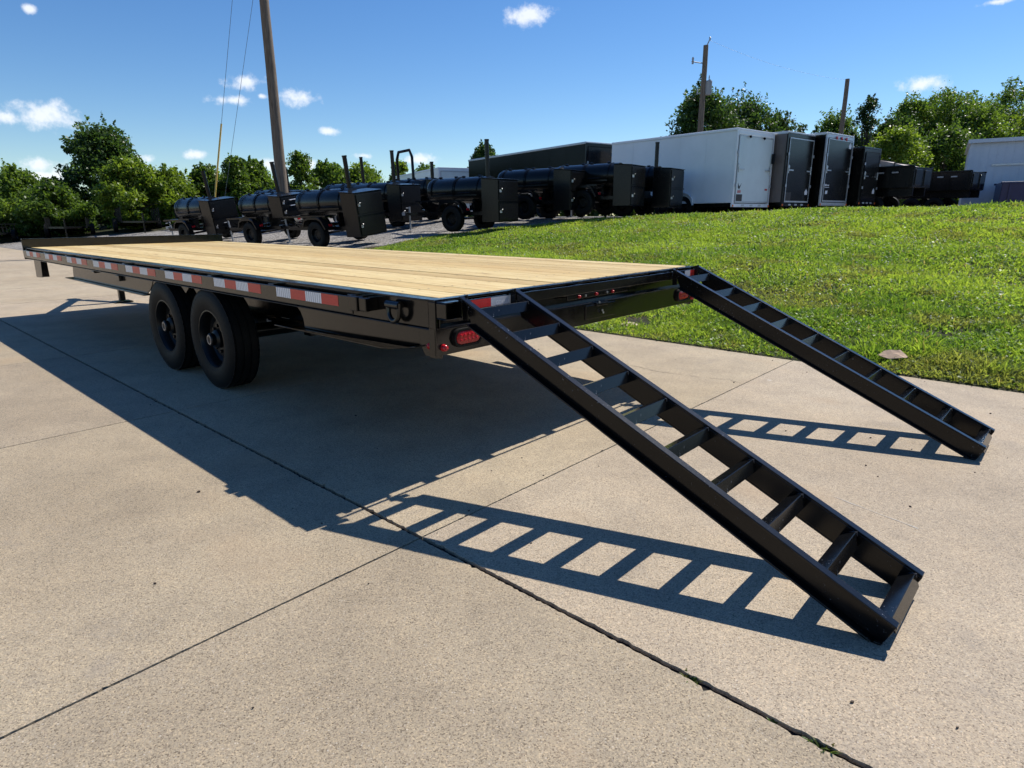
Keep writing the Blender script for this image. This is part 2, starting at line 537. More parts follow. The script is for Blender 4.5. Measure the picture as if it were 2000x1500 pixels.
def concrete():
    m, nt, b = new_mat('broom worn concrete')
    gp = N(nt, 'ShaderNodeNewGeometry')
    oi = N(nt, 'ShaderNodeObjectInfo')
    P = gp.outputs['Position']
    big = noise(nt, P, 0.55, 4, 0.6)
    mid = noise(nt, P, 3.2, 5, 0.62)
    base = ramp(nt, big.outputs['Fac'], [(0.30, (0.335, 0.268, 0.198)), (0.5, (0.395, 0.320, 0.240)), (0.72, (0.435, 0.360, 0.276))])
    mt = ramp(nt, mid.outputs['Fac'], [(0.28, (0.80, 0.80, 0.81)), (0.5, (0.97, 0.97, 0.97)), (0.75, (1.1, 1.08, 1.05))])
    c = mixrgb(nt, 0.9, base.outputs[0], mt.outputs[0], 'MULTIPLY')
    # slab to slab tone
    c = mixrgb(nt, 1.0, c, oi.outputs['Color'], 'MULTIPLY')
    # exposed sand and aggregate
    v1 = N(nt, 'ShaderNodeTexVoronoi')
    v1.inputs['Scale'].default_value = 270
    nt.links.new(P, v1.inputs['Vector'])
    s1 = N(nt, 'ShaderNodeSeparateColor')
    nt.links.new(v1.outputs['Color'], s1.inputs[0])
    a1 = ramp(nt, s1.outputs[0], [(0.0, (0.30, 0.27, 0.25)), (0.13, (0.68, 0.65, 0.62)), (0.5, (1.0, 1.0, 1.0)), (0.86, (1.12, 1.07, 0.98)), (1.0, (1.5, 1.42, 1.3))])
    c = mixrgb(nt, 0.85, c, a1.outputs[0], 'MULTIPLY')
    v2 = N(nt, 'ShaderNodeTexVoronoi')
    v2.inputs['Scale'].default_value = 125
    nt.links.new(P, v2.inputs['Vector'])
    s2 = N(nt, 'ShaderNodeSeparateColor')
    nt.links.new(v2.outputs['Color'], s2.inputs[0])
    stone = ramp(nt, s2.outputs[1], [(0.0, (0.16, 0.13, 0.115)), (0.35, (0.36, 0.25, 0.175)), (0.7, (0.46, 0.40, 0.33)), (1.0, (0.62, 0.56, 0.48))])
    d2 = ramp(nt, v2.outputs['Distance'], [(0.20, (1, 1, 1)), (0.36, (0, 0, 0))])
    g2 = N(nt, 'ShaderNodeMath', operation='GREATER_THAN')
    nt.links.new(s2.outputs[0], g2.inputs[0])
    g2.inputs[1].default_value = 0.60
    f2 = N(nt, 'ShaderNodeMath', operation='MULTIPLY')
    nt.links.new(d2.outputs[0], f2.inputs[0])
    nt.links.new(g2.outputs[0], f2.inputs[1])
    f3 = N(nt, 'ShaderNodeMath', operation='MULTIPLY')
    nt.links.new(f2.outputs[0], f3.inputs[0])
    f3.inputs[1].default_value = 0.5
    c = mixrgb(nt, f3.outputs[0], c, stone.outputs[0])
    # faint rust-coloured and grey stains with soft outlines of their own
    stn = noise(nt, P, 1.15, 3, 0.5)
    sm = ramp(nt, stn.outputs['Fac'], [(0.58, (0, 0, 0)), (0.72, (0.45, 0.45, 0.45))])
    c = mixrgb(nt, sm.outputs[0], c, (0.40, 0.285, 0.175))
    stn2 = noise(nt, P, 0.9, 5, 0.7)
    sm2 = ramp(nt, stn2.outputs['Fac'], [(0.30, (0.5, 0.5, 0.5)), (0.40, (0, 0, 0))])
    c = mixrgb(nt, sm2.outputs[0], c, (0.235, 0.205, 0.175))
    # pale lime spots
    vo3 = N(nt, 'ShaderNodeTexVoronoi')
    vo3.inputs['Scale'].default_value = 1.3
    nt.links.new(P, vo3.inputs['Vector'])
    wob = noise(nt, P, 26, 4, 0.7)
    ad = N(nt, 'ShaderNodeMath', operation='MULTIPLY_ADD')
    nt.links.new(wob.outputs['Fac'], ad.inputs[0])
    ad.inputs[1].default_value = 0.09
    nt.links.new(vo3.outputs['Distance'], ad.inputs[2])
    lm = ramp(nt, ad.outputs[0], [(0.055, (0.6, 0.6, 0.6)), (0.085, (0, 0, 0))])
    c = mixrgb(nt, lm.outputs[0], c, (0.58, 0.54, 0.48))
    nt.links.new(c, b.inputs['Base Color'])
    b.inputs['Roughness'].default_value = 0.85
    b.inputs['Specular IOR Level'].default_value = 0.35
    hn = noise(nt, P, 190, 3, 0.7)
    hm = N(nt, 'ShaderNodeMath', operation='MULTIPLY_ADD')
    nt.links.new(s1.outputs[0], hm.inputs[0])
    hm.inputs[1].default_value = 0.5
    nt.links.new(hn.outputs['Fac'], hm.inputs[2])
    bp = N(nt, 'ShaderNodeBump')
    bp.inputs['Strength'].default_value = 0.55
    bp.inputs['Distance'].default_value = 0.0025
    nt.links.new(hm.outputs[0], bp.inputs['Height'])
    nt.links.new(bp.outputs[0], b.inputs['Normal'])
    return m


M['concrete'] = concrete()


def ground_mat():
    """Gravel lot with a soil-and-thatch bed where attribute lawn marks turf."""
    m, nt, b = new_mat('gravel and turf bed')
    gp = N(nt, 'ShaderNodeNewGeometry')
    P = gp.outputs['Position']
    at = N(nt, 'ShaderNodeAttribute', attribute_name='lawn')
    v = N(nt, 'ShaderNodeTexVoronoi')
    v.inputs['Scale'].default_value = 22
    nt.links.new(P, v.inputs['Vector'])
    s = N(nt, 'ShaderNodeSeparateColor')
    nt.links.new(v.outputs['Color'], s.inputs[0])
    gr = ramp(nt, s.outputs[0], [(0.0, (0.11, 0.10, 0.095)), (0.5, (0.24, 0.225, 0.21)), (1.0, (0.42, 0.40, 0.375))])
    bg = noise(nt, P, 0.35, 4, 0.6)
    gt = ramp(nt, bg.outputs['Fac'], [(0.3, (0.75, 0.74, 0.72)), (0.7, (1.15, 1.13, 1.1))])
    g = mixrgb(nt, 1.0, gr.outputs[0], gt.outputs[0], 'MULTIPLY')
    n2 = noise(nt, P, 1.4, 6, 0.65)
    tb = ramp(nt, n2.outputs['Fac'], [(0.32, (0.085, 0.063, 0.040)), (0.47, (0.032, 0.034, 0.014)), (0.7, (0.026, 0.038, 0.010))])
    n3 = noise(nt, P, 30, 4, 0.7)
    tf = ramp(nt, n3.outputs['Fac'], [(0.3, (0.6, 0.6, 0.6)), (0.7, (1.25, 1.25, 1.25))])
    t = mixrgb(nt, 1.0, tb.outputs[0], tf.outputs[0], 'MULTIPLY')
    c = mixrgb(nt, at.outputs['Fac'], g, t)
    nt.links.new(c, b.inputs['Base Color'])
    b.inputs['Roughness'].default_value = 0.95
    b.inputs['Specular IOR Level'].default_value = 0.2
    bp = N(nt, 'ShaderNodeBump')
    bp.inputs['Strength'].default_value = 0.8
    bp.inputs['Distance'].default_value = 0.03
    nt.links.new(v.outputs['Distance'], bp.inputs['Height'])
    nt.links.new(bp.outputs[0], b.inputs['Normal'])
    return m


M['ground'] = ground_mat()


def leaf_mat(name, trans=0.45, rough=0.5, spec=0.25):
    m, nt, b = new_mat(name)
    at = N(nt, 'ShaderNodeAttribute', attribute_name='Col')
    nt.links.new(at.outputs['Color'], b.inputs['Base Color'])
    b.inputs['Roughness'].default_value = rough
    b.inputs['Specular IOR Level'].default_value = spec
    tr = N(nt, 'ShaderNodeBsdfTranslucent')
    tc = mixrgb(nt, 1.0, at.outputs['Color'], (1.5, 1.55, 0.75), 'MULTIPLY')
    nt.links.new(tc, tr.inputs['Color'])
    ms = N(nt, 'ShaderNodeMixShader')
    ms.inputs[0].default_value = trans
    nt.links.new(b.outputs[0], ms.inputs[1])
    nt.links.new(tr.outputs[0], ms.inputs[2])
    nt.links.new(ms.outputs[0], nt.nodes['Material Output'].inputs['Surface'])
    return m


M['leaf'] = leaf_mat('tree leaf', 0.48, 0.42, 0.35)
M['grass'] = leaf_mat('grass blade', 0.55, 0.45, 0.35)


def tape_white():
    m, nt, b = new_mat('white conspicuity tape')
    tc = N(nt, 'ShaderNodeTexCoord')
    w = N(nt, 'ShaderNodeTexWave', wave_type='BANDS', bands_direction='X')
    w.inputs['Scale'].default_value = 14
    w.inputs['Distortion'].default_value = 2.2
    w.inputs['Detail'].default_value = 1
    w.inputs['Detail Scale'].default_value = 30
    nt.links.new(tc.outputs['Object'], w.inputs['Vector'])
    r = ramp(nt, w.outputs['Fac'], [(0.25, (0.50, 0.51, 0.53)), (0.5, (0.86, 0.87, 0.88))])
    nt.links.new(r.outputs[0], b.inputs['Base Color'])
    b.inputs['Roughness'].default_value = 0.3
    return m


M['tape_white'] = tape_white()
M['tape_red'] = simple('red conspicuity tape', (0.60, 0.035, 0.03), 0.3, var=0.12, scale=120)

# ------------------------------------------------------------------ the lie of the land
TH = 0.741289                                           # heading of the flatbed and of the slab joints
U = np.array([-math.cos(TH), math.sin(TH)])
V = np.array([math.sin(TH), math.cos(TH)])
OO = np.array([-0.35765, 2.86575])
EDGE = 3.9                                              # where the concrete ends and the lawn begins
BX = [-60, -14, -9, -4.3, 0, 5.4, 9, 12.9, 18, 25, 60]   # lawn / gravel boundary
BY = [54, 20, 16.2, 17, 19.5, 19.4, 18.2, 15.7, 12.5, 8, -10]


def uv2xy(u, v):
    return OO[0] + u * U[0] + v * V[0], OO[1] + u * U[1] + v * V[1]


def hump(x, y):
    return 0.035 * np.sin(x * 0.9 + 0.7 * y) * np.sin(0.6 * y - 0.4 * x) + 0.02 * np.sin(2.3 * x + 1.1 * y + 0.4)


def terrain(x, y):
    x = np.asarray(x, float)
    y = np.asarray(y, float)
    e = (x - OO[0]) * V[0] + (y - OO[1]) * V[1] - EDGE
    zs = 0.111 * (np.sqrt(e * e + 0.3) + e) / 2 - 0.02
    g = y - np.interp(x, BX, BY)
    t = np.clip((g + 1.9) / 3.8, 0, 1)
    t = t * t * (3 - 2 * t)
    z = zs * (1 - t) + np.minimum(zs, 1.2) * t
    z = z + hump(x, y) * np.clip(e / 1.5, 0, 1) * (1 - 0.8 * t)
    z = np.where(e < 0, np.maximum(0.0109 + 0.4 * e, -0.07), z)
    return z


def is_lawn(x, y):
    e = (x - OO[0]) * V[0] + (y - OO[1]) * V[1] - EDGE
    g = np.asarray(y) - np.interp(x, BX, BY)
    return (e > -0.05) & (g < 0.25)


def build_ground():
    us = np.concatenate([[-400, -200, -100, -60, -40], np.arange(-30, 30, 0.4), np.arange(30, 60, 1.5), [70, 90, 120, 200, 400]])
    vs = np.concatenate([[-400, -200, -100, -50, -20, -5, 2, 3.6, 3.70, 3.80, 3.86, 3.90], np.arange(3.95, 28, 0.3), np.arange(28, 60, 2), [70, 90, 120, 200, 400]])
    uu, vv = np.meshgrid(us, vs, indexing='ij')
    x, y = uv2xy(uu, vv)
    z = terrain(x, y)
    nu, nv = uu.shape
    co = np.stack([x, y, z], -1).reshape(-1, 3)
    idx = np.arange(nu * nv).reshape(nu, nv)
    f = np.stack([idx[:-1, :-1], idx[1:, :-1], idx[1:, 1:], idx[:-1, 1:]], -1).reshape(-1, 4)
    f = f[:, ::-1]
    me = bpy.data.meshes.new('ground')
    me.from_pydata(co.tolist(), [], f.tolist())
    me.polygons.foreach_set('use_smooth', [True] * len(me.polygons))
    at = me.attributes.new('lawn', 'FLOAT', 'POINT')
    at.data.foreach_set('value', (is_lawn(x, y) | (y > 47 + 0.1 * x) | ((y > 31.5) & (x < -13) & (y > 31.5 - 0.9 * (x + 13) * 0.1))).astype(float).reshape(-1))  # patch by the left trees: trailers' shade painted as dark soil
    me.materials.append(M['ground'])
    o = link('ground', me)
    # make sure the sheet faces up
    if me.polygons[0].normal.z < 0:
        me.flip_normals()
    tag(o, 'gravel yard and grassy bank rising behind the concrete', kind='structure')
    return o


build_ground()


# concrete pad: a dark bed with one slab object per pour, joints recessed between them
def build_pad():
    rng = random.Random(11)
    us = [-0.37 + 2.59 * k for k in range(-5, 16)]
    vs = [-13.42, -9.09, -4.76, -0.43, EDGE]
    bed = MB()
    pts = [uv2xy(us[0] - 0.1, vs[0] - 0.1), uv2xy(us[-1] + 0.1, vs[0] - 0.1), uv2xy(us[-1] + 0.1, vs[-1] - 0.03), uv2xy(us[0] - 0.1, vs[-1] - 0.03)]
    bed.add([(p[0], p[1], -0.013) for p in pts], [(0, 1, 2, 3)])
    pad = bed.build('concrete_pad', M['soil'])
    if pad.data.polygons[0].normal.z < 0:
        pad.data.flip_normals()
    tag(pad, 'tan jointed concrete pad under the flatbed trailer', kind='structure')
    rough_ph = rng.random() * 10

    def wob(t, s):
        return math.sin(t * 13.1 + s) * 0.5 + math.sin(t * 31.7 + 2 * s) * 0.35 + math.sin(t * 71.3 + 3 * s) * 0.25

    for i in range(len(us) - 1):
        for j in range(len(vs) - 1):
            u0, u1, v0, v1 = us[i], us[i + 1], vs[j], vs[j + 1]
            near = -4.5 < u0 < 8 and j >= 2
            gu = 0.003                                   # sawn joint
            a0 = v0 + (0.0075 if abs(v0 + 0.43) < .01 else gu)
            a1 = v1 - (0.0075 if abs(v1 + 0.43) < .01 else (0.0 if j == len(vs) - 2 else gu))
            b0, b1 = u0 + gu, u1 - gu
            step = 0.013 if near else 1.0
            pts = []

            def edge(p, q, seed, amp):
                n = max(1, int(math.hypot(q[0] - p[0], q[1] - p[1]) / step))
                dx, dy = (q[0] - p[0]), (q[1] - p[1])
                L = math.hypot(dx, dy)
                nx, ny = -dy / L, dx / L
                for k in range(n):
                    t = k / n
                    w = 0.0
                    if near and 0 < k:
                        w = abs(amp * (wob(t * L, seed) * 0.55 + rng.uniform(-0.75, 0.75)))
                        if rng.random() < 0.03:
                            w += amp * rng.uniform(0.5, 2.5)
                    pts.append((p[0] + dx * t + nx * w, p[1] + dy * t + ny * w))
            rough0 = 0.006 if abs(v0 + 0.43) < .01 else 0.0022
            rough1 = 0.006 if abs(v1 + 0.43) < .01 else 0.0022
            if j == len(vs) - 2:
                rough1 = 0.012
            edge((b0, a0), (b1, a0), i * 3.1, rough0)
            edge((b1, a0), (b1, a1), i * 1.7 + 2, 0.0022)
            edge((b1, a1), (b0, a1), i * 2.3 + 5, rough1)
            edge((b0, a1), (b0, a0), i * 0.9 + 7, 0.0022)
            uc, vc = (u0 + u1) / 2, (v0 + v1) / 2
            n = len(pts)
            dz = rng.uniform(-0.0012, 0.0012)
            vsq = []
            for (pu, pv) in pts:
                x, y = (pu - uc) * U[0] + (pv - vc) * V[0], (pu - uc) * U[1] + (pv - vc) * V[1]
                vsq.append((x, y, dz))
            vsq += [(x, y, -0.12) for x, y, _ in vsq]
            mb = MB()
            mb.add(vsq, [tuple(range(n - 1, -1, -1))] + [(k, (k + 1) % n, (k + 1) % n + n, k + n) for k in range(n)])
            cx, cy = uv2xy(uc, vc)
            so = link('slab', mb.mesh('slab', M['concrete']), pad, loc=(cx, cy, 0))
            tn = rng.uniform(0.94, 1.02) * (1.10 if j == len(vs) - 2 else 0.97)
            so.color = (tn * 0.97, tn * 0.99, tn * 0.965 * rng.uniform(0.97, 1.02), 1)


build_pad()

# ------------------------------------------------------------------ wheels
def tyre_mesh(rad, width, rim, name='tyre', lugs=44):
    mb = MB()
    w = width / 2
    sh = rad * 0.045
    prof = [(rim, -w * 0.72), (rim * 1.03, -w * 0.86), (rim + (rad - rim) * 0.25, -w * 0.98), (rim + (rad - rim) * 0.55, -w * 1.0),
            (rad - sh * 1.5, -w * 0.93), (rad - sh * 0.4, -w * 0.80)]
    g = 0.010
    tread = []
    for k, c in enumerate((-0.5, -0.17, 0.17, 0.5)):
        tread += [(rad, (c - 0.045) * w * 1.5), (rad - g, (c - 0.035) * w * 1.5), (rad - g, (c + 0.035) * w * 1.5), (rad, (c + 0.045) * w * 1.5)]
    prof += tread + [(r, -h) for r, h in reversed(prof)]
    mb.lathe(prof, 64, 'y')
    # shoulder lugs
    for k in range(lugs):
        a = 2 * math.pi * k / lugs
        for s in (-1, 1):
            ca, sa = math.cos(a), math.sin(a)
            r0, r1 = rad - sh * 2.6, rad + 0.001
            y0, y1 = s * w * 0.97, s * w * 0.78
            da = math.pi / lugs * 0.55
            vs = []
            for (rr, yy) in ((r0, y0), (r1, y1), (r1 - 0.012, s * w * 0.74), (r0 - 0.01, s * w * 0.88)):
                for d in (-da, da):
                    vs.append((rr * math.cos(a + d), yy, rr * math.sin(a + d)))
            mb.add(vs, [(0, 1, 3, 2), (2, 3, 5, 4), (4, 5, 7, 6), (6, 7, 1, 0), (0, 2, 4, 6), (1, 7, 5, 3)])
    return mb.mesh(name, M['rubber'], smooth=38)


def rim_mesh(rim, width, name='rim'):
    """Dished steel wheel, outer face towards -y."""
    mb = MB()
    w = width / 2
    prof = [(rim * 1.05, -w * 0.80), (rim * 1.045, -w * 0.86), (rim * 0.99, -w * 0.87), (rim * 0.965, -w * 0.78), (rim * 0.93, -w * 0.60), (rim * 0.90, -w * 0.2),
            (rim * 0.80, w * 0.00), (rim * 0.72, -w * 0.10), (rim * 0.62, -w * 0.28), (rim * 0.50, -w * 0.30), (rim * 0.36, -w * 0.26), (rim * 0.34, -w * 0.22), (0.001, -w * 0.22)]
    mb.lathe(prof, 48, 'y')
    mb.lathe([(rim, -w * 0.8), (rim, w * 0.8)], 48, 'y')
    # hand holes as raised lips, nuts
    for k in range(8):
        a = 2 * math.pi * (k + .5) / 8
        mb.lathe([(0.001, -w * 0.42), (0.013, -w * 0.42), (0.015, -w * 0.40), (0.015, -w * 0.2)], 6, 'y', (rim * 0.46 * math.cos(a), 0, rim * 0.46 * math.sin(a)))
    return mb.mesh(name, M['rim_black'], smooth=35)


def hub_mesh(rim, width, name='hub'):
    mb = MB()
    w = width / 2
    mb.lathe([(rim * 0.33, -w * 0.2), (rim * 0.33, -w * 0.55), (rim * 0.27, -w * 0.66), (rim * 0.22, -w * 0.70), (rim * 0.22, -w * 0.95), (rim * 0.19, -w * 1.0), (0.001, -w * 1.0)], 24, 'y', mi=0)
    mb.lathe([(rim * 0.135, -w * 1.0), (rim * 0.135, -w * 1.03), (rim * 0.165, -w * 1.03), (rim * 0.165, -w * 1.0)], 24, 'y', mi=1)
    return mb.mesh(name, [M['rim_black'], M['steel']], smooth=35)


# ------------------------------------------------------------------ the flatbed trailer
HD, LD, WD = 0.8994, 8.246, 2.59
flat = empty('flatbed_trailer', (OO[0], OO[1], 0), -TH)
tag(flat, 'long black deckover flatbed trailer with pine plank deck on the concrete', 'trailer')
BP = M['black_paint']
# local axes: x = -u (towards the rear), y = v (towards the far side)

NPL = 14
pw = (WD - 0.13) / NPL
mbp = MB()
mbp.box(-(LD - 0.075) / 2, (LD - 0.075) / 2, -pw / 2 + 0.0020, pw / 2 - 0.0020, -0.04, 0)
plank_me = mbp.mesh('plank', M['pine'])
rng = random.Random(3)
for k in range(NPL):
    link('plank', plank_me, flat, bevel=0.0035, loc=(-LD / 2 - 0.008, 0.065 + pw * (k + 0.5), HD + rng.uniform(-0.0012, 0.0018)), rot=(rng.uniform(-.004, .004), 0, 0))

scr = MB()
for kx in range(17):
    for k in range(NPL):
        for dv in (-0.055, 0.055):
            xx, yy = -0.365 - 0.465 * kx + rng.uniform(-.006, .006), 0.065 + pw * (k + 0.5) + dv + rng.uniform(-.008, .008)
            scr.lathe([(0.0062, HD + 0.0022), (0.001, HD + 0.0024)], 6, 'z', (xx, yy, 0))
scro = scr.build('deck_screws', M['decal_black'], flat)
scro['kind'] = 'stuff'

for s in (0, 1):
    def Y(v):
        return v if s == 0 else WD - v
    # side rail: channel with the web set back under its top flange
    m = MB()
    m.prism([(Y(0.0), HD - 0.012), (Y(0.062), HD - 0.012), (Y(0.062), HD - 0.003), (Y(0.0), HD - 0.003)], -LD, 0.0, axis='x')
    m.prism([(Y(0.028), HD - 0.145), (Y(0.036), HD - 0.145), (Y(0.036), HD - 0.012), (Y(0.028), HD - 0.012)], -LD, 0.0, axis='x')
    m.prism([(Y(0.012), HD - 0.152), (Y(0.036), HD - 0.152), (Y(0.036), HD - 0.145), (Y(0.012), HD - 0.145)], -LD, 0.0, axis='x')
    side = m.build('side_rail', BP, flat, bevel=0.003)
    # rub rail
    m = MB()
    m.box(-LD + 0.01, -0.63, Y(-0.026), Y(-0.016), 0.772, 0.866)
    rub = m.build('rub_rail', BP, flat, bevel=0.003)
    # stake pockets behind it
    pk = MB()
    pk.box(-0.035, 0.035, Y(-0.0155), Y(0.0275), 0.780, 0.874)
    pme = pk.mesh('stake_pocket', BP)
    for u in (1.52, 2.42, 3.33, 4.27, 5.22, 6.18, 7.14, 8.10):
        link('stake_pocket', pme, flat, bevel=0.004, loc=(-u, 0, 0))
    # end stop box where the rub rail ends
    m = MB()
    m.box(-0.655, -0.60, Y(-0.035), Y(0.028), 0.868, 0.878)
    m.box(-0.60, -0.535, Y(-0.062), Y(0.028), 0.800, 0.876)
    m.box(-0.530, -0.47, Y(-0.052), Y(0.028), 0.804, 0.872)
    m.build('end_stop', BP, flat, bevel=0.004)
    # tie-down D ring
    m = MB()
    m.tube([(-0.345, Y(-0.006), 0.850), (-0.245, Y(-0.006), 0.850)], 0.021, 14)
    ring = []
    for k in range(25):
        a = math.pi * (0.05 + 0.9 * k / 24)
        ring.append((-0.295 - 0.043 * math.cos(a), Y(-0.010), 0.822 - 0.052 * math.sin(a)))
    ring = [(-0.338, Y(-0.006), 0.86)] + ring + [(-0.252, Y(-0.006), 0.86)]
    m.tube(ring, 0.0135, 10)
    m.build('tie_down_ring', BP, flat, smooth=40)
    # reflective tape, eight sets of four patches
    sets = [(1.433, 0.756), (2.325, 1.634), (3.239, 2.537), (4.181, 3.456), (5.151, 4.404), (6.113, 5.374), (7.075, 6.341), (8.04, 7.33)]
    for (ua, ub) in sets:
        w4 = (ua - ub) / 4
        for k in range(4):
            c = ua - w4 * (k + 0.5)
            t = MB()
            t.box(-w4 / 2 + 0.0004, w4 / 2 - 0.0004, -0.0006, 0.0006, -0.0285, 0.0285)
            link('reflector_patch', t.mesh('reflector_patch', M['tape_white'] if (k % 2 == 0) else M['tape_red']), rub, loc=(-c, Y(-0.0268), 0.832))
    # lower beam: web plates fore and aft of the wheels, bottom flange
    arc = [(-1.36 + 0.10 * math.cos(R(a)), 0.62 + 0.125 * math.sin(R(a))) for a in (0, 25, 50, 70, 90)]
    m = MB()
    m.prism([(-0.16, 0.7468), (-0.16, 0.664), (-0.36, 0.628)] + [(-1.26, 0.62)] + arc[1:] + [(-1.40, 0.7468)], Y(0.044), Y(0.052))
    rlow = m.build('lower_beam', BP, flat, bevel=0.002)
    m = MB()
    m.prism([(-0.36, 0.622), (-1.55, 0.614), (-1.55, 0.606), (-0.42, 0.612), (-0.15, 0.652), (-0.15, 0.660)], Y(-0.004), Y(0.075))
    m.build('flange', BP, rlow, bevel=0.002)
    m = MB()
    m.prism([(-3.76, 0.7468), (-3.79, 0.71), (-3.86, 0.655), (-3.94, 0.62), (-6.29, 0.62), (-6.25, 0.7468)], Y(0.044), Y(0.052))
    flow = m.build('lower_beam', BP, flat, bevel=0.002)
    m = MB()
    m.prism([(-3.90, 0.616), (-6.44, 0.616), (-6.44, 0.606), (-3.90, 0.606)], Y(-0.004), Y(0.075))
    m.build('flange', BP, flow, bevel=0.002)
    m = MB()
    m.prism([(-2.97, 0.7468), (-3.06, 0.69), (-3.15, 0.7468)], Y(0.044), Y(0.052))
    m.build('hanger_gusset', BP, flat, bevel=0.002)
    # rear corner gusset with its marker lamp
    m = MB()
    m.prism([(-0.001, 0.7468), (-0.155, 0.7468), (-0.155, 0.664), (-0.115, 0.613), (-0.001, 0.613)], Y(0.034), Y(0.0435))
    gus = m.build('corner_gusset', BP, flat, bevel=0.002)
    m = MB()
    m.lathe([(0.001, Y(0.014)), (0.012, Y(0.017)), (0.016, Y(0.024)), (0.017, Y(0.0338))], 16, 'y', (-0.075, 0, 0.668))
    m.build('marker_lamp', M['red_lens'] if s == 0 else M['amber_lens'], gus, smooth=60)
    # small black lamp housings under the rail
    for u in (4.62, 5.4):
        m = MB()
        m.box(-u - 0.05, -u + 0.05, Y(0.015), Y(0.0435), 0.690 if u < 5 else 0.722, 0.742)
        m.build('lamp_housing', BP, flat, bevel=0.004)

# inner main beams, crossmembers, axles: the dark understructure
for v in (0.62, WD - 0.62):
    m = MB()
    m.box(-LD, -0.05, v - 0.005, v + 0.005, 0.655, 0.74)
    m.box(-LD + 0.6, -1.4, v - 0.004, v + 0.004, 0.50, 0.655)
    m.box(-LD + 0.6, -1.4, v - 0.06, v + 0.06, 0.49, 0.50)
    m.box(-LD, -0.05, v - 0.06, v + 0.06, 0.74, 0.75)
    m.build('main_beam', BP, flat)
cm = MB()
cm.box(-0.003, 0.003, 0.04, WD - 0.04, 0.755, 0.856)
cm.box(-0.003, 0.05, 0.04, WD - 0.04, 0.751, 0.756)
cme = cm.mesh('crossmember', BP)
for k in range(17):
    link('crossmember', cme, flat, loc=(-0.35 - 0.465 * k, 0, 0))
for u in (2.606, 3.517):
    m = MB()
    m.tube([(-u, 0.30, 0.40), (-u, WD - 0.30, 0.40)], 0.057, 14)
    m.build('axle', BP, flat, smooth=40)
for v in (0.62, WD - 0.62):
    m = MB()
    for uc in (2.606, 3.517):
        for q in range(5):
            L2 = 0.36 - 0.06 * q
            z = 0.455 - 0.010 * q
            m.tube([(-uc - L2, v, z + 0.05), (-uc, v, z), (-uc + L2, v, z + 0.05)], 0.006, 4)
            m.box(-uc - L2, -uc + L2, v - 0.03, v + 0.03, z - 0.004, z + 0.004)
    for uc in (2.2, 3.06, 3.93):
        m.box(-uc - 0.05, -uc + 0.05, v - 0.04, v + 0.04, 0.38, 0.50)
    m.build('leaf_spring', BP, flat)

TR, TW, RIMR = 0.379, 0.225, 0.215
tme, rme, hme = tyre_mesh(TR, TW, RIMR), rim_mesh(RIMR, TW), hub_mesh(RIMR, TW)
for u in (2.606, 3.517):
    for s in (0, 1):
        v = 0.112 if s == 0 else WD - 0.112
        w = empty('wheel')
        w.parent = flat
        w.location = (-u, v, TR)
        w.rotation_euler = (0, rng.uniform(0, 6), 0 if s == 0 else math.pi)
        link('tyre', tme, w)
        link('rim', rme, w)
        link('hub', hme, w)

# front: raised header board, tongue, jack
m = MB()
m.box(-LD - 0.006, -LD + 0.004, -0.02, WD + 0.02, HD - 0.152, HD + 0.104)
m.box(-LD - 0.006, -LD + 0.05, -0.02, WD + 0.02, HD + 0.104, HD + 0.112)
m.box(-LD + 0.004, -LD + 0.012, -0.018, 0.05, HD - 0.0, HD + 0.10)
m.build('header_board', BP, flat, bevel=0.002)
for s in (-1, 1):
    m = MB()
    m.bar((-LD + 0.4, 1.295 + s * 0.75, 0.66), (-LD - 1.35, 1.295 + s * 0.06, 0.60), 0.05, 0.13)
    m.build('tongue_beam', BP, flat)
m = MB()
m.box(-LD - 1.62, -LD - 1.25, 1.24, 1.35, 0.56, 0.68)
m.tube([(-LD - 1.6, 1.295, 0.62), (-LD - 1.7, 1.295, 0.60)], 0.05, 12)
m.build('coupler', BP, flat, bevel=0.01)
m = MB()
m.box(-8.92, -8.80, 1.15, 1.27, 0.30, 0.95)
m.box(-8.90, -8.82, 1.17, 1.25, 0.03, 0.34)
m.box(-8.98, -8.74, 1.09, 1.33, 0.004, 0.022)
m.build('jack', BP, flat, bevel=0.006)
m = MB()
m.prism([(-8.07, 0.7465), (-7.70, 0.7465), (-7.77, 0.53), (-8.10, 0.515)], 0.040, 0.049)
m.box(-7.79, -7.77, 0.0495, 0.12, 0.535, 0.7465)
m.build('step_bracket', BP, flat, bevel=0.004)

# rear end: channel above, plate below, ramp hanger bar
m = MB()
m.box(-0.006, 0.004, 0.0, WD, 0.631, 0.758)
m.box(-0.045, -0.037, 0.0, WD, 0.758, HD - 0.012)
m.box(-0.062, 0.004, 0.0, WD, HD - 0.012, HD - 0.002)
m.box(-0.045, 0.004, 0.0, WD, 0.7582, 0.765)
for v in (0.0, WD - 0.012):
    m.box(-0.0455, 0.0045, v, v + 0.012, 0.62, HD - 0.0125)
rear = m.build('rear_plate', BP, flat, bevel=0.002)
m = MB()
m.box(0.062, 0.072, 0.12, 2.52, 0.838, 0.889)
hang = m.build('ramp_hanger_bar', BP, flat, bevel=0.002)
sp = MB()
sp.box(-0.036, 0.0615, -0.032, 0.032, 0.845, 0.8855)
spm = sp.mesh('bar_spacer', BP)
for v in (0.68, 1.08, 1.62, 2.02, 2.16):
    link('bar_spacer', spm, flat, bevel=0.004, loc=(0, v, 0))
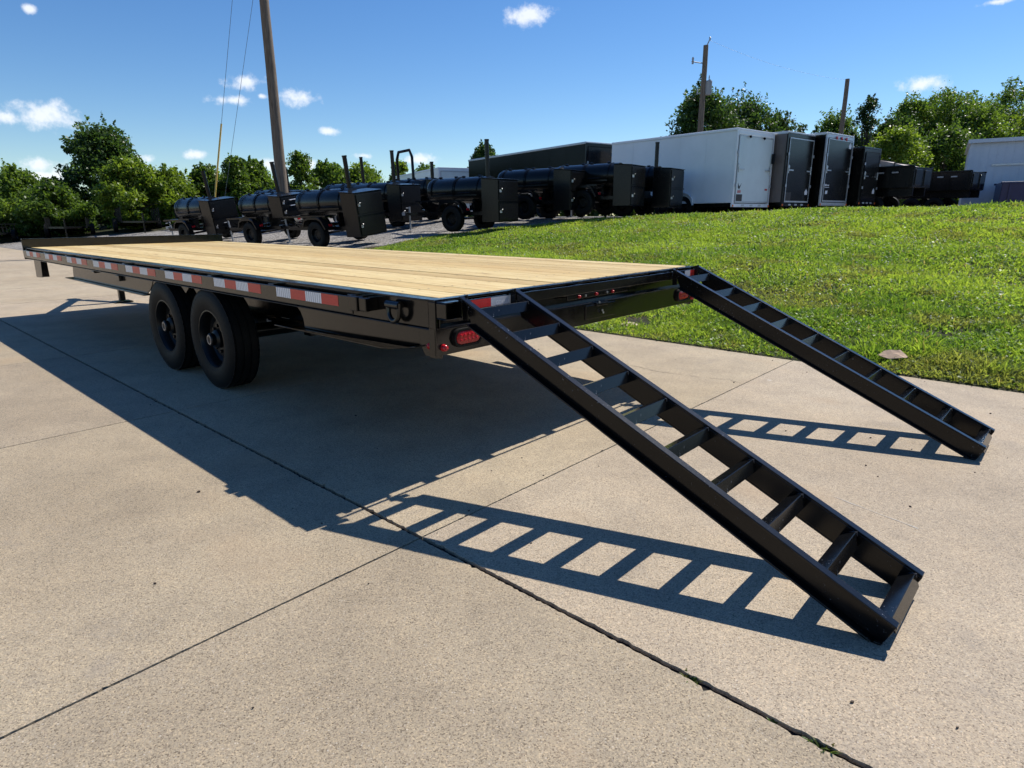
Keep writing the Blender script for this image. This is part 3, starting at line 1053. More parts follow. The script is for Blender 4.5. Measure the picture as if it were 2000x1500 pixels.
for v in (0.006, WD - 0.111):
    m = MB()
    m.box(-0.03, 0.072, v, v + 0.105, 0.884, 0.890)
    m.box(-0.03, 0.072, v, v + 0.105, 0.808, 0.814)
    m.box(-0.03, 0.072, v, v + 0.006, 0.814, 0.884)
    m.box(-0.03, 0.072, v + 0.099, v + 0.105, 0.814, 0.884)
    m.box(-0.03, -0.02, v + 0.006, v + 0.099, 0.814, 0.884)
    m.build('corner_pocket', BP, flat, bevel=0.003)
for va, vb, flip in ((0.165, 0.460, 0), (2.285, 2.475, 1)):
    mid = va + (vb - va) * (0.46 if not flip else 0.42)
    for a, b, red in ((va, mid, not flip), (mid, vb, flip)):
        t = MB()
        t.box(-0.0006, 0.0006, -(b - a) / 2 + .0004, (b - a) / 2 - .0004, -0.0205, 0.0205)
        link('reflector_patch', t.mesh('reflector_patch', M['tape_red'] if red else M['tape_white']), hang, loc=(0.0729, (a + b) / 2, 0.865))
cu = bpy.data.curves.new('tape_print', 'FONT')
cu.body = 'GORILLA'
cu.size = 0.024
cu.align_x = 'CENTER'
tmp = bpy.data.objects.new('tape_print', cu)
tm = bpy.data.meshes.new_from_object(tmp)
bpy.data.objects.remove(tmp)
tm.materials.append(M['decal_white'])
link('tape_print', tm, hang, loc=(0.0742, 0.385, 0.851), rot=(R(90), 0, R(90)))


def stadium(hw, hh, n=10):
    r = hh
    p = []
    for k in range(n + 1):
        a = -math.pi / 2 + math.pi * k / n
        p.append((hw - r + r * math.cos(a), r * math.sin(a)))
    for k in range(n + 1):
        a = math.pi / 2 + math.pi * k / n
        p.append((-(hw - r) + r * math.cos(a), r * math.sin(a)))
    return p


for v in (0.196, WD - 0.196):
    lamp = MB()
    out, inn = stadium(0.098, 0.046), stadium(0.084, 0.034)
    n = len(out)
    vs = [(0.0045, v + a, 0.702 + b) for a, b in out] + [(0.024, v + a * 0.97, 0.702 + b * 0.97) for a, b in out] + [(0.024, v + a, 0.702 + b) for a, b in inn] + [(0.010, v + a, 0.702 + b) for a, b in inn]
    fs = []
    for ring in range(3):
        for k in range(n):
            fs.append((ring * n + k, ring * n + (k + 1) % n, (ring + 1) * n + (k + 1) % n, (ring + 1) * n + k))
    lamp.add(vs, fs)
    tl = lamp.build('tail_lamp', M['rubber'], flat, smooth=40)
    ln = MB()
    ip = stadium(0.0835, 0.0335)
    vs = [(0.011, v + a, 0.702 + b) for a, b in ip] + [(0.021, v + a * 0.94, 0.702 + b * 0.92) for a, b in ip] + [(0.0235, v + a * 0.8, 0.702 + b * 0.7) for a, b in ip]
    fs = [(r_ * n + k, r_ * n + (k + 1) % n, (r_ + 1) * n + (k + 1) % n, (r_ + 1) * n + k) for r_ in range(2) for k in range(n)]
    fs.append(tuple(range(2 * n, 3 * n)))
    ln.add(vs, fs)
    for r_ in range(2):
        for k in range(5):
            ln.lathe([(0.010, 0.0225), (0.007, 0.0255), (0.001, 0.0265)], 8, 'x', (0, v - 0.052 + 0.026 * k, 0.702 - 0.012 + 0.024 * r_))
    ln.build('lens', M['red_lens'], tl, smooth=50)
for v, z in ((0.045, 0.668), (WD - 0.045, 0.668)):
    m = MB()
    m.lathe([(0.001, 0.030), (0.012, 0.028), (0.016, 0.018), (0.018, 0.0046)], 16, 'x', (0, v, z))
    m.build('marker_lamp', M['red_lens'], flat, smooth=60)
m = MB()
m.box(-0.0365, 0.012, 0.95, 1.69, 0.822, 0.830)
m.box(0.004, 0.014, 0.99, 1.63, 0.797, 0.8225)
bar3 = m.build('light_bar', BP, flat, bevel=0.002)
for v in (1.10, 1.275, 1.45):
    m = MB()
    m.lathe([(0.001, 0.027), (0.007, 0.026), (0.0095, 0.020), (0.0095, 0.0145)], 14, 'x', (0, v, 0.810))
    m.build('marker_lamp', M['red_lens'], bar3, smooth=60)
for v in (1.165, 1.39):
    m = MB()
    m.lathe([(0.001, 0.020), (0.007, 0.020), (0.007, 0.0145)], 6, 'x', (0, v, 0.810))
    m.build('bolt', M['steel'], bar3)
m = MB()
m.box(0.0045, 0.010, 1.18, 1.50, 0.660, 0.745)
m.box(0.0101, 0.020, 1.28, 1.40, 0.735, 0.752)
plb = m.build('plate_bracket', BP, flat, bevel=0.002)
for v, z in ((1.30, 0.758), (1.335, 0.704), (1.345, 0.690)):
    m = MB()
    m.lathe([(0.001, 0.026), (0.007, 0.026), (0.007, 0.0205)], 6, 'x', (0, v, z))
    m.build('bolt', M['steel'], plb)


# ------------------------------------------------------------------ loading ramps
def build_ramp(v0, width, label):
    """Rails of outward channel, peaked angle-iron rungs, hooked on the hanger bar, foot on the concrete."""
    t0, t1 = (0.088, 0.915), (1.962, 0.082)              # top edge of the rail: x, z
    fx = 1.90
    fu = uv2xy(-fx, v0 + width / 2)
    root = empty('loading_ramp', (fu[0], fu[1], 0), -TH)
    tag(root, label, 'ramp', 'pair of loading ramps')
    RP = M['ramp_paint']
    sl = (t1[1] - t0[1]) / (t1[0] - t0[0])
    ang = math.atan(sl)
    dep = 0.103 / math.cos(ang)

    def topz(x):
        return t0[1] + sl * (x - t0[0])

    def rel(x, v, z):
        return (x - fx, v - (v0 + width / 2), z)
    xg = t0[0] + ((dep + 0.002) - t0[1]) / sl            # where the lower edge meets the ground
    for s in (-1, 1):
        vin = v0 if s < 0 else v0 + width
        m = MB()

        def strip(za, zb, va, vb):
            """Strip following the slope between depths za..zb below the top edge."""
            pts = [(t0[0], topz(t0[0]) - za), (t1[0], topz(t1[0]) - za), (t1[0] - 0.016 * (zb > 0.05), max(0.002, topz(t1[0]) - zb))]
            if topz(t1[0]) - zb < 0.002:
                xq = t0[0] + (zb + 0.002 - t0[1]) / sl
                pts[-1] = (t1[0] - 0.03, 0.002)
                pts.append((xq, 0.002))
            pts.append((t0[0] + 0.05 * (zb > 0.05), topz(t0[0] + 0.05 * (zb > 0.05)) - zb))
            vs = [rel(x, va, z) for x, z in pts] + [rel(x, vb, z) for x, z in pts]
            n = len(pts)
            m.add(vs, [tuple(range(n)), tuple(range(2 * n - 1, n - 1, -1))] + [(k, k + n, (k + 1) % n + n, (k + 1) % n) for k in range(n)])
        strip(0.0085, dep - 0.009, vin - 0.003, vin + 0.003)
        strip(0.0, 0.0085, vin - 0.003 if s > 0 else vin + 0.003, vin + s * 0.031)
        # bottom flange, cut off level on the ground
        pts = [(t0[0] + 0.05, topz(t0[0] + 0.05) - dep + 0.009), (t0[0] + 0.05, topz(t0[0] + 0.05) - dep), (xg, 0.002), (xg + 0.02, 0.002)]
        va, vb = (vin - 0.003 if s > 0 else vin + 0.003), vin + s * 0.030
        vs = [rel(x, va, z) for x, z in pts] + [rel(x, vb, z) for x, z in pts]
        m.add(vs, [(0, 1, 2, 3), (7, 6, 5, 4), (0, 4, 5, 1), (1, 5, 6, 2), (2, 6, 7, 3), (3, 7, 4, 0)])
        m.add([rel(x, v_, z) for v_ in (va, vb) for x, z in ((xg + 0.019, 0.002), (t1[0] - 0.034, 0.002), (t1[0] - 0.030, 0.0095), (xg + 0.019, 0.0095))],
              [(0, 1, 2, 3), (7, 6, 5, 4), (0, 4, 5, 1), (1, 5, 6, 2), (2, 6, 7, 3), (3, 7, 4, 0)])
        m.build('rail', RP, root, bevel=0.002)
        # hook ear that drops over the hanger bar
        m = MB()
        vc = v0 + width / 2
        m.prism([(0.046 - fx, 0.875), (0.046 - fx, 0.904), (t0[0] + 0.02 - fx, 0.921), (t0[0] + 0.02 - fx, 0.80), (0.0745 - fx, 0.80), (0.0745 - fx, 0.8915), (0.058 - fx, 0.8915), (0.058 - fx, 0.875)],
                vin - vc + (0.0035 if s < 0 else -0.011), vin - vc + (0.011 if s < 0 else -0.0035))
        m.build('hook', RP, root, bevel=0.002)
    yy0, yy1 = -width / 2 + 0.0035, width / 2 - 0.0035
    # rungs: 3 inch angle, peak up
    leg = 0.050
    th = 0.006
    rm = MB()
    pr = []
    h = leg * 0.7071
    outer = [(-h, -h), (0, 0), (h, -h)]
    inner = [(h - th * 1.414, -h), (0, -th * 1.414), (-h + th * 1.414, -h)]
    rm.prism(outer + inner, yy0, yy1)
    rme_ = rm.mesh('rung', RP)
    wb = MB()
    wb.tube([(-0.016, 0, -0.014), (-0.006, 0, -0.004), (0.002, 0, 0.001), (0.006, 0, -0.006), (0.014, 0, -0.022)], [0.002, 0.0042, 0.005, 0.0042, 0.002], 6)
    bead = wb.mesh('weld_bead', M['weld'], smooth=60)
    for k in range(10):
        x = 0.187 + 0.1948 * k
        z = topz(x) - 0.006
        for sd in (-1, 1):
            link('weld_bead', bead, root, loc=rel(x, v0 + width / 2 + sd * (width / 2 - 0.006), z - 0.003), rot=(0, R(24), 0))
        o = link('rung', rme_, root, bevel=0.0015, loc=rel(x, v0 + width / 2, z), rot=(0, R(24), 0))
    return root


build_ramp(0.105, 0.345, 'black steel loading ramp with ten rungs nearer the camera')
build_ramp(2.100, 0.332, 'black steel loading ramp farther back beside the grass bank')


# ------------------------------------------------------------------ lawn: blades, weeds, clover
def vnoise(x, y, scale, seed):
    """Smooth value noise in numpy, 0..1."""
    r_ = np.random.default_rng(seed).random((64, 64))
    fx, fy = np.asarray(x) * scale + 100.0, np.asarray(y) * scale + 100.0
    ix, iy = np.floor(fx).astype(int), np.floor(fy).astype(int)
    tx, ty = fx - ix, fy - iy
    tx, ty = tx * tx * (3 - 2 * tx), ty * ty * (3 - 2 * ty)
    g = lambda a, b: r_[(ix + a) % 64, (iy + b) % 64]
    return (g(0, 0) * (1 - tx) + g(1, 0) * tx) * (1 - ty) + (g(0, 1) * (1 - tx) + g(1, 1) * tx) * ty


def scatter_lawn():
    rs = np.random.default_rng(7)
    bands = [(3.9, 6.2, 7600, 1.0), (6.2, 9.0, 4600, 1.2), (9.0, 13.0, 2700, 1.55), (13.0, 21.0, 1700, 2.0)]
    P, S = [], []
    for va, vb, dens, ws in bands:
        ua, ub = -12, 12
        n = int((ub - ua) * (vb - va) * dens)
        u = rs.uniform(ua, ub, n)
        v = rs.uniform(va, vb, n)
        x, y = uv2xy(u, v)
        depth = y * math.cos(PITCH)
        px = x / np.maximum(depth, 0.1) * 1217
        ok = is_lawn(x, y) & (depth > 1.5) & (px > -520) & (px < 1250)
        # ragged growth: thin and bare patches
        pat = 2.6 * (0.45 * vnoise(x, y, 1.1, 1) + 0.33 * vnoise(x, y, 2.9, 2) + 0.22 * vnoise(x, y, 7.5, 3) - 0.5)
        bare = np.exp(-(((x - 1.42) / 0.22) ** 2 + ((y - 7.25) / 0.28) ** 2)) + 0.8 * np.exp(-(((x - 4.1) / 0.5) ** 2 + ((y - 5.9) / 0.30) ** 2)) + 0.7 * np.exp(-(((x - 4.6) / 0.9) ** 2 + ((y - 4.75) / 0.10) ** 2))
        keep = rs.random(n) < np.clip(0.78 + 0.75 * pat - 1.1 * bare - 0.25 * np.exp(-((v - 4.5) / 0.35) ** 2) * (x > 2.5), 0.03, 1)
        ok &= keep
        P.append(np.stack([x[ok], y[ok], pat[ok], (v[ok] - EDGE)], -1))
        S.append(np.full(ok.sum(), ws))
    P = np.concatenate(P)
    S = np.concatenate(S)
    n = len(P)
    x, y, pat, e = P.T
    z = terrain(x, y) - 0.006
    # short and flattened at the pad edge, taller clumps here and there
    hgt = 1.0 * (0.034 + 0.030 * rs.random(n) + 0.075 * np.clip(pat + 0.15, 0, 1.2) * rs.random(n)) * (1.0 + 0.25 * (S - 1))
    tall = rs.random(n) < 0.03
    hgt = np.where(tall, hgt * 1.7, hgt) * np.clip(0.45 + e * 1.6, 0.45, 1)
    wid = (0.0040 + 0.0046 * rs.random(n)) * S
    ang = rs.uniform(0, 2 * np.pi, n)
    lean = np.abs(rs.normal(0.80, 0.36, n)).clip(0.05, 1.45)
    la = rs.uniform(0, 2 * np.pi, n)
    dx, dy = np.cos(ang), np.sin(ang)
    lx, ly = np.cos(la) * np.sin(lean), np.sin(la) * np.sin(lean)
    lz = np.cos(lean)
    base = np.stack([x, y, z], -1)
    side = np.stack([dx, dy, np.zeros(n)], -1)
    mid = base + np.stack([lx * 0.45, ly * 0.45, 0.62 * (0.4 + 0.6 * lz)], -1) * hgt[:, None]
    tip = base + np.stack([lx * 1.15, ly * 1.15, 0.35 + 0.65 * lz], -1) * hgt[:, None]
    w = wid[:, None]
    verts = np.empty((n, 5, 3), np.float32)
    verts[:, 0] = base - side * w * 0.8
    verts[:, 1] = base + side * w * 0.8
    verts[:, 2] = mid + side * w
    verts[:, 3] = mid - side * w
    verts[:, 4] = tip
    k = np.arange(n) * 5
    loops = np.empty((n, 7), np.int32)
    for q, off in enumerate((0, 1, 2, 3, 3, 2, 4)):
        loops[:, q] = k + off
    me = bpy.data.meshes.new('lawn_grass')
    me.vertices.add(n * 5)
    me.vertices.foreach_set('co', verts.reshape(-1))
    me.loops.add(n * 7)
    me.loops.foreach_set('vertex_index', loops.reshape(-1))
    me.polygons.add(n * 2)
    st = np.empty((n, 2), np.int32)
    st[:, 0] = np.arange(n) * 7
    st[:, 1] = np.arange(n) * 7 + 4
    me.polygons.foreach_set('loop_start', st.reshape(-1))
    me.update(calc_edges=True)
    # colour: fresh green, yellowish and a few straw blades
    a = rs.random(n)
    big = 0.6 * vnoise(x, y, 0.7, 5) + 0.4 * vnoise(x, y, 3.3, 6)
    c0 = np.array([0.115, 0.200, 0.032])
    c1 = np.array([0.350, 0.425, 0.075])
    c2 = np.array([0.36, 0.31, 0.13])
    t = np.clip(0.02 + 0.60 * a + 1.1 * (big - 0.42), 0, 1)[:, None]
    col = c0 * (1 - t) + c1 * t
    ol = np.clip((vnoise(x, y, 1.6, 12) + 0.5 * vnoise(x, y, 5.0, 13) - 0.88) * 3.2, 0, 0.8)[:, None]
    col = col * (1 - ol) + np.array([0.215, 0.215, 0.075]) * (0.7 + 0.5 * a[:, None]) * ol
    straw = rs.random(n) < 0.035 + 0.06 * np.clip(-pat, 0, 1)
    col[straw] = c2 * (0.6 + 0.5 * rs.random((straw.sum(), 1)))
    rgba = np.ones((n, 5, 4), np.float32)
    rgba[:, :, :3] = col[:, None, :]
    ca = me.color_attributes.new('Col', 'FLOAT_COLOR', 'POINT')
    ca.data.foreach_set('color', rgba.reshape(-1))
    me.materials.append(M['grass'])
    o = link('lawn_grass', me)
    tag(o, 'ragged bright green lawn on the bank beside the concrete', 'grass', kind='stuff')

    # broad weed and clover leaves lying in the grass
    nb = 120000
    sel = rs.choice(n, nb, replace=False)
    sel = sel[rs.random(nb) < np.clip(0.45 + 0.6 * np.sin(x[sel] * 2.3 + 1.1) * np.sin(y[sel] * 2.0), 0.1, 1)]
    nb = len(sel)
    bx, by = x[sel] + rs.normal(0, .01, nb), y[sel] + rs.normal(0, .01, nb)
    bz = terrain(bx, by) + rs.uniform(0.012, 0.052, nb) * np.clip(0.4 + e[sel], 0.4, 1)
    sz = (0.008 + 0.014 * rs.random(nb) ** 1.5) * S[sel] ** 0.7
    aa = rs.uniform(0, 2 * np.pi, nb)
    t1 = np.stack([np.cos(aa), np.sin(aa), rs.normal(0.15, 0.4, nb)], -1)
    t1 /= np.linalg.norm(t1, axis=1)[:, None]
    t2 = np.stack([-np.sin(aa), np.cos(aa), rs.normal(0, 0.4, nb)], -1)
    c = np.stack([bx, by, bz], -1)
    vv = np.empty((nb, 4, 3), np.float32)
    vv[:, 0] = c - t1 * sz[:, None]
    vv[:, 1] = c + t2 * sz[:, None] * 0.75
    vv[:, 2] = c + t1 * sz[:, None]
    vv[:, 3] = c - t2 * sz[:, None] * 0.75
    me = quads_mesh('weed_leaves', vv)
    q = rs.random((nb, 1))
    col = np.array([0.09, 0.19, 0.03]) * (1 - q) + np.array([0.34, 0.44, 0.09]) * q
    set_col(me, col)
    me.materials.append(M['grass'])
    tag(link('weed_leaves', me), 'low broad clover and weed leaves among the grass', 'weeds', kind='stuff')
    # white clover heads, mostly along the upper bank
    nf = 1500
    cand = np.where((e > 1.0))[0]
    pr = (0.15 + np.clip(e[cand] / 9, 0, 1)) * np.clip(0.3 + x[cand] / 9, 0.08, 1)
    f = rs.choice(cand, nf, replace=False, p=pr / pr.sum())
    fx, fy = x[f], y[f]
    fz = terrain(fx, fy) + 0.05 + 0.03 * rs.random(nf)
    r = (0.006 + 0.006 * rs.random(nf)) * S[f] ** 0.5
    c = np.stack([fx, fy, fz], -1)
    ov = np.array([(1, 0, 0), (0, 1, 0), (-1, 0, 0), (0, -1, 0), (0, 0, .8), (0, 0, -.8)])
    vv = (c[:, None, :] + ov[None] * r[:, None, None]).reshape(-1, 3)
    tri = np.array([(0, 1, 4), (1, 2, 4), (2, 3, 4), (3, 0, 4), (1, 0, 5), (2, 1, 5), (3, 2, 5), (0, 3, 5)])
    ff = (np.arange(nf)[:, None, None] * 6 + tri[None]).reshape(-1, 3)
    me = bpy.data.meshes.new('clover_flowers')
    me.from_pydata(vv.tolist(), [], ff.tolist())
    me.materials.append(simple('clover white', (0.80, 0.76, 0.60), 0.7, var=0.1))
    tag(link('clover_flowers', me), 'tiny white clover heads dotted over the upper lawn', 'flowers', kind='stuff')


def quads_mesh(name, vv):
    n = len(vv)
    me = bpy.data.meshes.new(name)
    me.vertices.add(n * 4)
    me.vertices.foreach_set('co', np.ascontiguousarray(vv, np.float32).reshape(-1))
    me.loops.add(n * 4)
    me.loops.foreach_set('vertex_index', np.arange(n * 4, dtype=np.int32))
    me.polygons.add(n)
    me.polygons.foreach_set('loop_start', np.arange(0, n * 4, 4, dtype=np.int32))
    me.update(calc_edges=True)
    return me


def set_col(me, col, per=4):
    n = len(col)
    rgba = np.ones((n, per, 4), np.float32)
    rgba[:, :, :3] = col[:, None, :]
    ca = me.color_attributes.new('Col', 'FLOAT_COLOR', 'POINT')
    ca.data.foreach_set('color', rgba.reshape(-1))


scatter_lawn()


# ------------------------------------------------------------------ trees
def tree(x, y, z, h, r, kind, label, seed, group):
    rs = np.random.default_rng(seed)
    root = empty('tree', (x, y, z))
    tag(root, label, 'tree', group)
    spec = {  # crown base fraction, clumps, clump radius, leaf size, leaves per clump, dark and light leaf colour
        'a': (0.0, 150, 0.25, 0.105, 165, (0.037, 0.076, 0.016), (0.140, 0.213, 0.037)),
        'b': (0.0, 145, 0.25, 0.110, 165, (0.046, 0.095, 0.020), (0.183, 0.262, 0.044)),
        'd': (0.02, 190, 0.22, 0.120, 150, (0.024, 0.054, 0.017), (0.091, 0.152, 0.037)),
        'l': (0.0, 115, 0.25, 0.105, 165, (0.073, 0.128, 0.017), (0.235, 0.310, 0.045)),
        'v': (0.0, 80, 0.30, 0.095, 130, (0.043, 0.088, 0.017), (0.152, 0.220, 0.037)),
        's': (0.20, 70, 0.21, 0.120, 75, (0.029, 0.056, 0.022), (0.073, 0.110, 0.034)),
        'p': (0.30, 34, 0.40, 0.090, 140, (0.024, 0.049, 0.020), (0.061, 0.098, 0.032)),
    }[kind]
    cb, ncl, crf, lsz, nlv, dark, light = spec
    crown_h = h * (1 - cb)
    # clump centres in an uneven crown volume
    cen = []
    lobes = [(rs.uniform(0, 2 * np.pi), rs.uniform(0.25, 0.95), rs.uniform(0.75, 1.25)) for _ in range(7)]
    tries = 0
    while len(cen) < ncl and tries < 6000:
        tries += 1
        t = rs.random() ** 0.85
        a = rs.uniform(0, 2 * np.pi)
        if kind in ('v', 'p'):
            prof = (0.55 + 0.45 * math.sin(math.pi * min(1, t * 1.1))) * (1 - 0.45 * t)
        elif kind == 'l':
            prof = (0.72 + 0.45 * math.sin(math.pi * t)) * (1 - 0.55 * t ** 2)
        else:
            prof = math.sin(math.pi * (0.30 + 0.68 * t)) ** 0.65
        for (la, lt, lw) in lobes:
            d = math.cos(a - la) * math.exp(-((t - lt) / 0.20) ** 2)
            prof *= 1 + 0.75 * (lw - 0.85) * d
        rr = prof * r * math.sqrt(rs.uniform(0.12, 1.0))
        c = np.array([rr * math.cos(a), rr * math.sin(a), h * cb + crown_h * t * 0.95])
        if math.sin(3.1 * a + 7.0 * t + seed) + math.sin(9.5 * t - 2.0 * a + 1.7 * seed) < -0.75 and rr > 0.35 * r:
            continue
        if all(np.linalg.norm((c - q) * (1, 1, 1.2)) > r * crf * 0.36 for q in cen):
            cen.append(c)
    cen = np.array(cen)
    ncl = len(cen)
    # trunk and limbs
    tm_ = MB()
    tr = 0.022 * h + 0.03
    top = h * 0.80
    pts = [(0.02 * h * math.sin(k * 1.7 + seed), 0.02 * h * math.cos(k * 1.3 + seed) - 0.02 * h, -0.15 + (top + 0.15) * k / 6) for k in range(7)]
    tm_.tube(pts, [tr * (1 - 0.13 * k) for k in range(7)], 8)
    for c in cen[rs.permutation(ncl)[:min(ncl, 26)]]:
        zb = max(0.12 * h, c[2] * rs.uniform(0.45, 0.75))
        k = min(5, int((zb + 0.15) / (top + 0.15) * 6))
        b = Vector(pts[k])
        mid = b.lerp(Vector(c), 0.5) + Vector((0, 0, 0.06 * h * rs.uniform(-0.3, 1)))
        tm_.tube([b, mid, Vector(c)], [tr * 0.34, tr * 0.2, tr * 0.07], 5)
    tm_.build('trunk', M['bark'], root, smooth=60)
    # leaves, gathered in sprays round the clump centres
    crr = r * crf
    ci = np.repeat(np.arange(ncl), nlv)
    n = len(ci)
    d = rs.normal(0, 1, (n, 3))
    d /= np.linalg.norm(d, axis=1)[:, None]
    rad = rs.random(n) ** 0.45
    scl = (0.55 + 1.0 * rs.random(ncl) ** 1.5)[ci]
    p = cen[ci] + d * (rad * crr * scl)[:, None] * np.array([1.12, 1.12, 0.78])
    if kind in ('l', 'v'):
        p[:, 2] += np.abs(rs.normal(0, 0.10 * r, n)) * (rs.random(n) < 0.35)
    # young shoots that break the outline
    axis = np.array([0, 0, h * 0.45])
    out = np.argsort(-np.linalg.norm((cen - axis) * np.array([1, 1, r / (0.5 * h)]), axis=1))[:max(20, ncl // 2)]
    sp, si = [], []
    for c_i in rs.choice(out, 46):
        c = cen[c_i]
        dr = (c - axis) / (np.linalg.norm(c - axis) + 1e-6) + rs.normal(0, 0.45, 3) + np.array([0, 0, 0.55])
        dr /= np.linalg.norm(dr)
        L_ = r * rs.uniform(0.14, 0.36)
        m_ = 30
        tt = rs.random(m_)
        sp.append(c + dr * (crr * 0.4 + L_ * tt)[:, None] + rs.normal(0, 1, (m_, 3)) * (r * 0.055 * (1.15 - tt))[:, None])
        si.append(np.full(m_, c_i))
    p = np.concatenate([p] + sp)
    ci = np.concatenate([ci] + si)
    n = len(p)
    p[:, 2] = np.maximum(p[:, 2], 0.05)
    sz = lsz * 0.88 * rs.uniform(0.45, 1.35, n)
    nrm = rs.normal(0, 1, (n, 3)) + np.array([0, 0, 0.6])
    nrm /= np.linalg.norm(nrm, axis=1)[:, None]
    t1 = np.cross(nrm, rs.normal(0, 1, (n, 3)))
    t1 /= np.linalg.norm(t1, axis=1)[:, None]
    t2 = np.cross(nrm, t1)
    vv = np.empty((n, 4, 3), np.float32)
    vv[:, 0] = p - t1 * sz[:, None]
    vv[:, 1] = p + t2 * sz[:, None] * 0.55 + nrm * sz[:, None] * 0.12
    vv[:, 2] = p + t1 * sz[:, None]
    vv[:, 3] = p - t2 * sz[:, None] * 0.55 + nrm * sz[:, None] * 0.12
    me = quads_mesh('crown', vv)
    tone = rs.random(ncl)[ci] * 0.6 + rs.random(n) * 0.4
    col = np.array(dark)[None] * (1 - tone[:, None]) + np.array(light)[None] * tone[:, None]
    set_col(me, col)
    me.materials.append(M['leaf'])
    link('crown', me, root)
    return root


LEFT, RIGHT = 'trees along the left fence line', 'trees behind the parked trailers'
TREES = [
    (-31.42, 38.2, 0.12, 3.94, 2.38, 'a', 'round green bushy tree at the far left picture edge', LEFT),
    (-27.42, 36.5, 0.28, 3.97, 2.20, 'b', 'wide green bushy tree left of the tall dark tree', LEFT),
    (-24.58, 34.9, 0.36, 2.93, 1.74, 'a', 'low dark bushy tree just left of the tall dark tree', LEFT),
    (-24.54, 39.8, 0.78, 6.52, 2.81, 'd', 'tallest dark green tree on the left, rising above its neighbours', LEFT),
    (-20.29, 34.9, 0.69, 3.91, 1.67, 'l', 'yellow green tree in front of the tall dark tree', LEFT),
    (-19.10, 36.5, 0.92, 3.10, 1.88, 'l', 'low yellow green tree behind the leftmost smoker trailer tank', LEFT),
    (-17.72, 38.2, 1.16, 3.17, 1.61, 'a', 'dark green tree behind the leftmost smoker trailer stack', LEFT),
    (-15.74, 37.4, 1.20, 3.76, 1.09, 'v', 'narrow vine covered tree behind the yellow guy wire guard', LEFT),
    (-15.40, 39.0, 1.20, 3.56, 1.65, 'b', 'green tree between the guy wires and the big wooden pole', LEFT),
    (-11.70, 36.5, 1.20, 3.88, 1.13, 'v', 'narrow leafy tree just right of the big wooden pole', LEFT),
    (-10.59, 38.2, 1.20, 3.32, 1.52, 'b', 'green tree behind the third smoker trailer tank', LEFT),
    (-9.02, 39.0, 1.20, 3.15, 1.83, 'l', 'pale green tree behind the third smoker trailer stack', LEFT),
    (-7.98, 46.5, 1.20, 4.28, 0.99, 'l', 'small bright yellow green tree left of the far white trailer', LEFT),
    (-6.49, 49.8, 1.20, 4.05, 1.86, 'b', 'pale tree peeping over the far white trailer roof', LEFT),
    (-2.21, 58.0, 1.20, 6.79, 1.84, 'd', 'dark tree rising behind the long black enclosed trailer', RIGHT),
    (11.31, 62.0, 1.20, 7.28, 0.80, 'b', 'tiny treetop above the white enclosed trailer roof', RIGHT),
    (12.55, 44.0, 1.20, 8.75, 3.15, 'd', 'tall dark tree behind the transformer pole', RIGHT),
    (16.2, 47.0, 1.20, 8.5, 4.1, 'd', 'broad dark tree right of the transformer pole', RIGHT),
    (18.6, 46.0, 1.20, 7.0, 2.5, 's', 'thin sparse tree above the bronze enclosed trailer', RIGHT),
    (24.42, 50.0, 1.20, 7.91, 2.86, 'a', 'green tree behind the bare pole on the right', RIGHT),
    (24.52, 46.0, 1.20, 8.78, 1.05, 'p', 'slender wispy pine standing above the right hand trees', RIGHT),
    (31.11, 52.0, 1.20, 9.54, 2.97, 'b', 'large green tree right of the slender pine', RIGHT),
    (36.97, 58.0, 1.20, 11.42, 2.76, 'l', 'tall yellow green treetop standing behind on the right', RIGHT),
    (31.94, 46.0, 1.20, 8.04, 2.92, 'b', 'full green tree above the black dump trailers', RIGHT),
    (40.25, 54.0, 1.20, 10.91, 3.86, 'a', 'tallest green tree at the right picture edge', RIGHT),
    (39.10, 48.0, 1.20, 9.36, 3.43, 'b', 'green tree rising behind the white metal building', RIGHT),
    (23.34, 40.0, 1.20, 5.33, 2.10, 'l', 'low bright green tree right of the smallest enclosed trailer', RIGHT),
    (27.70, 42.0, 1.20, 5.73, 2.63, 'a', 'low dark tree directly behind the dump trailers', RIGHT),
    (21.3, 44.0, 1.20, 4.6, 2.4, 'a', 'low dark tree behind the charcoal enclosed trailer', RIGHT),
    (33.4, 50.0, 1.20, 9.6, 3.6, 'a', 'wide green tree filling the gap right of the slender pine', RIGHT),
    (28.0, 48.5, 1.20, 7.6, 3.0, 'd', 'dark tree behind the arched dump trailer cover', RIGHT),
    (37.4, 46.0, 1.20, 8.6, 3.4, 'l', 'yellow green tree directly above the white metal building', RIGHT),
    (34.2, 42.0, 1.20, 5.6, 2.8, 'd', 'low dark tree beside the white metal building', RIGHT),
]
for i, (x, y, z, h, r, k, lab, grp) in enumerate(TREES):
    tree(x, y, z, h * (0.88 if grp == LEFT else 0.91), r * 0.97, k, lab, 100 + i, grp)


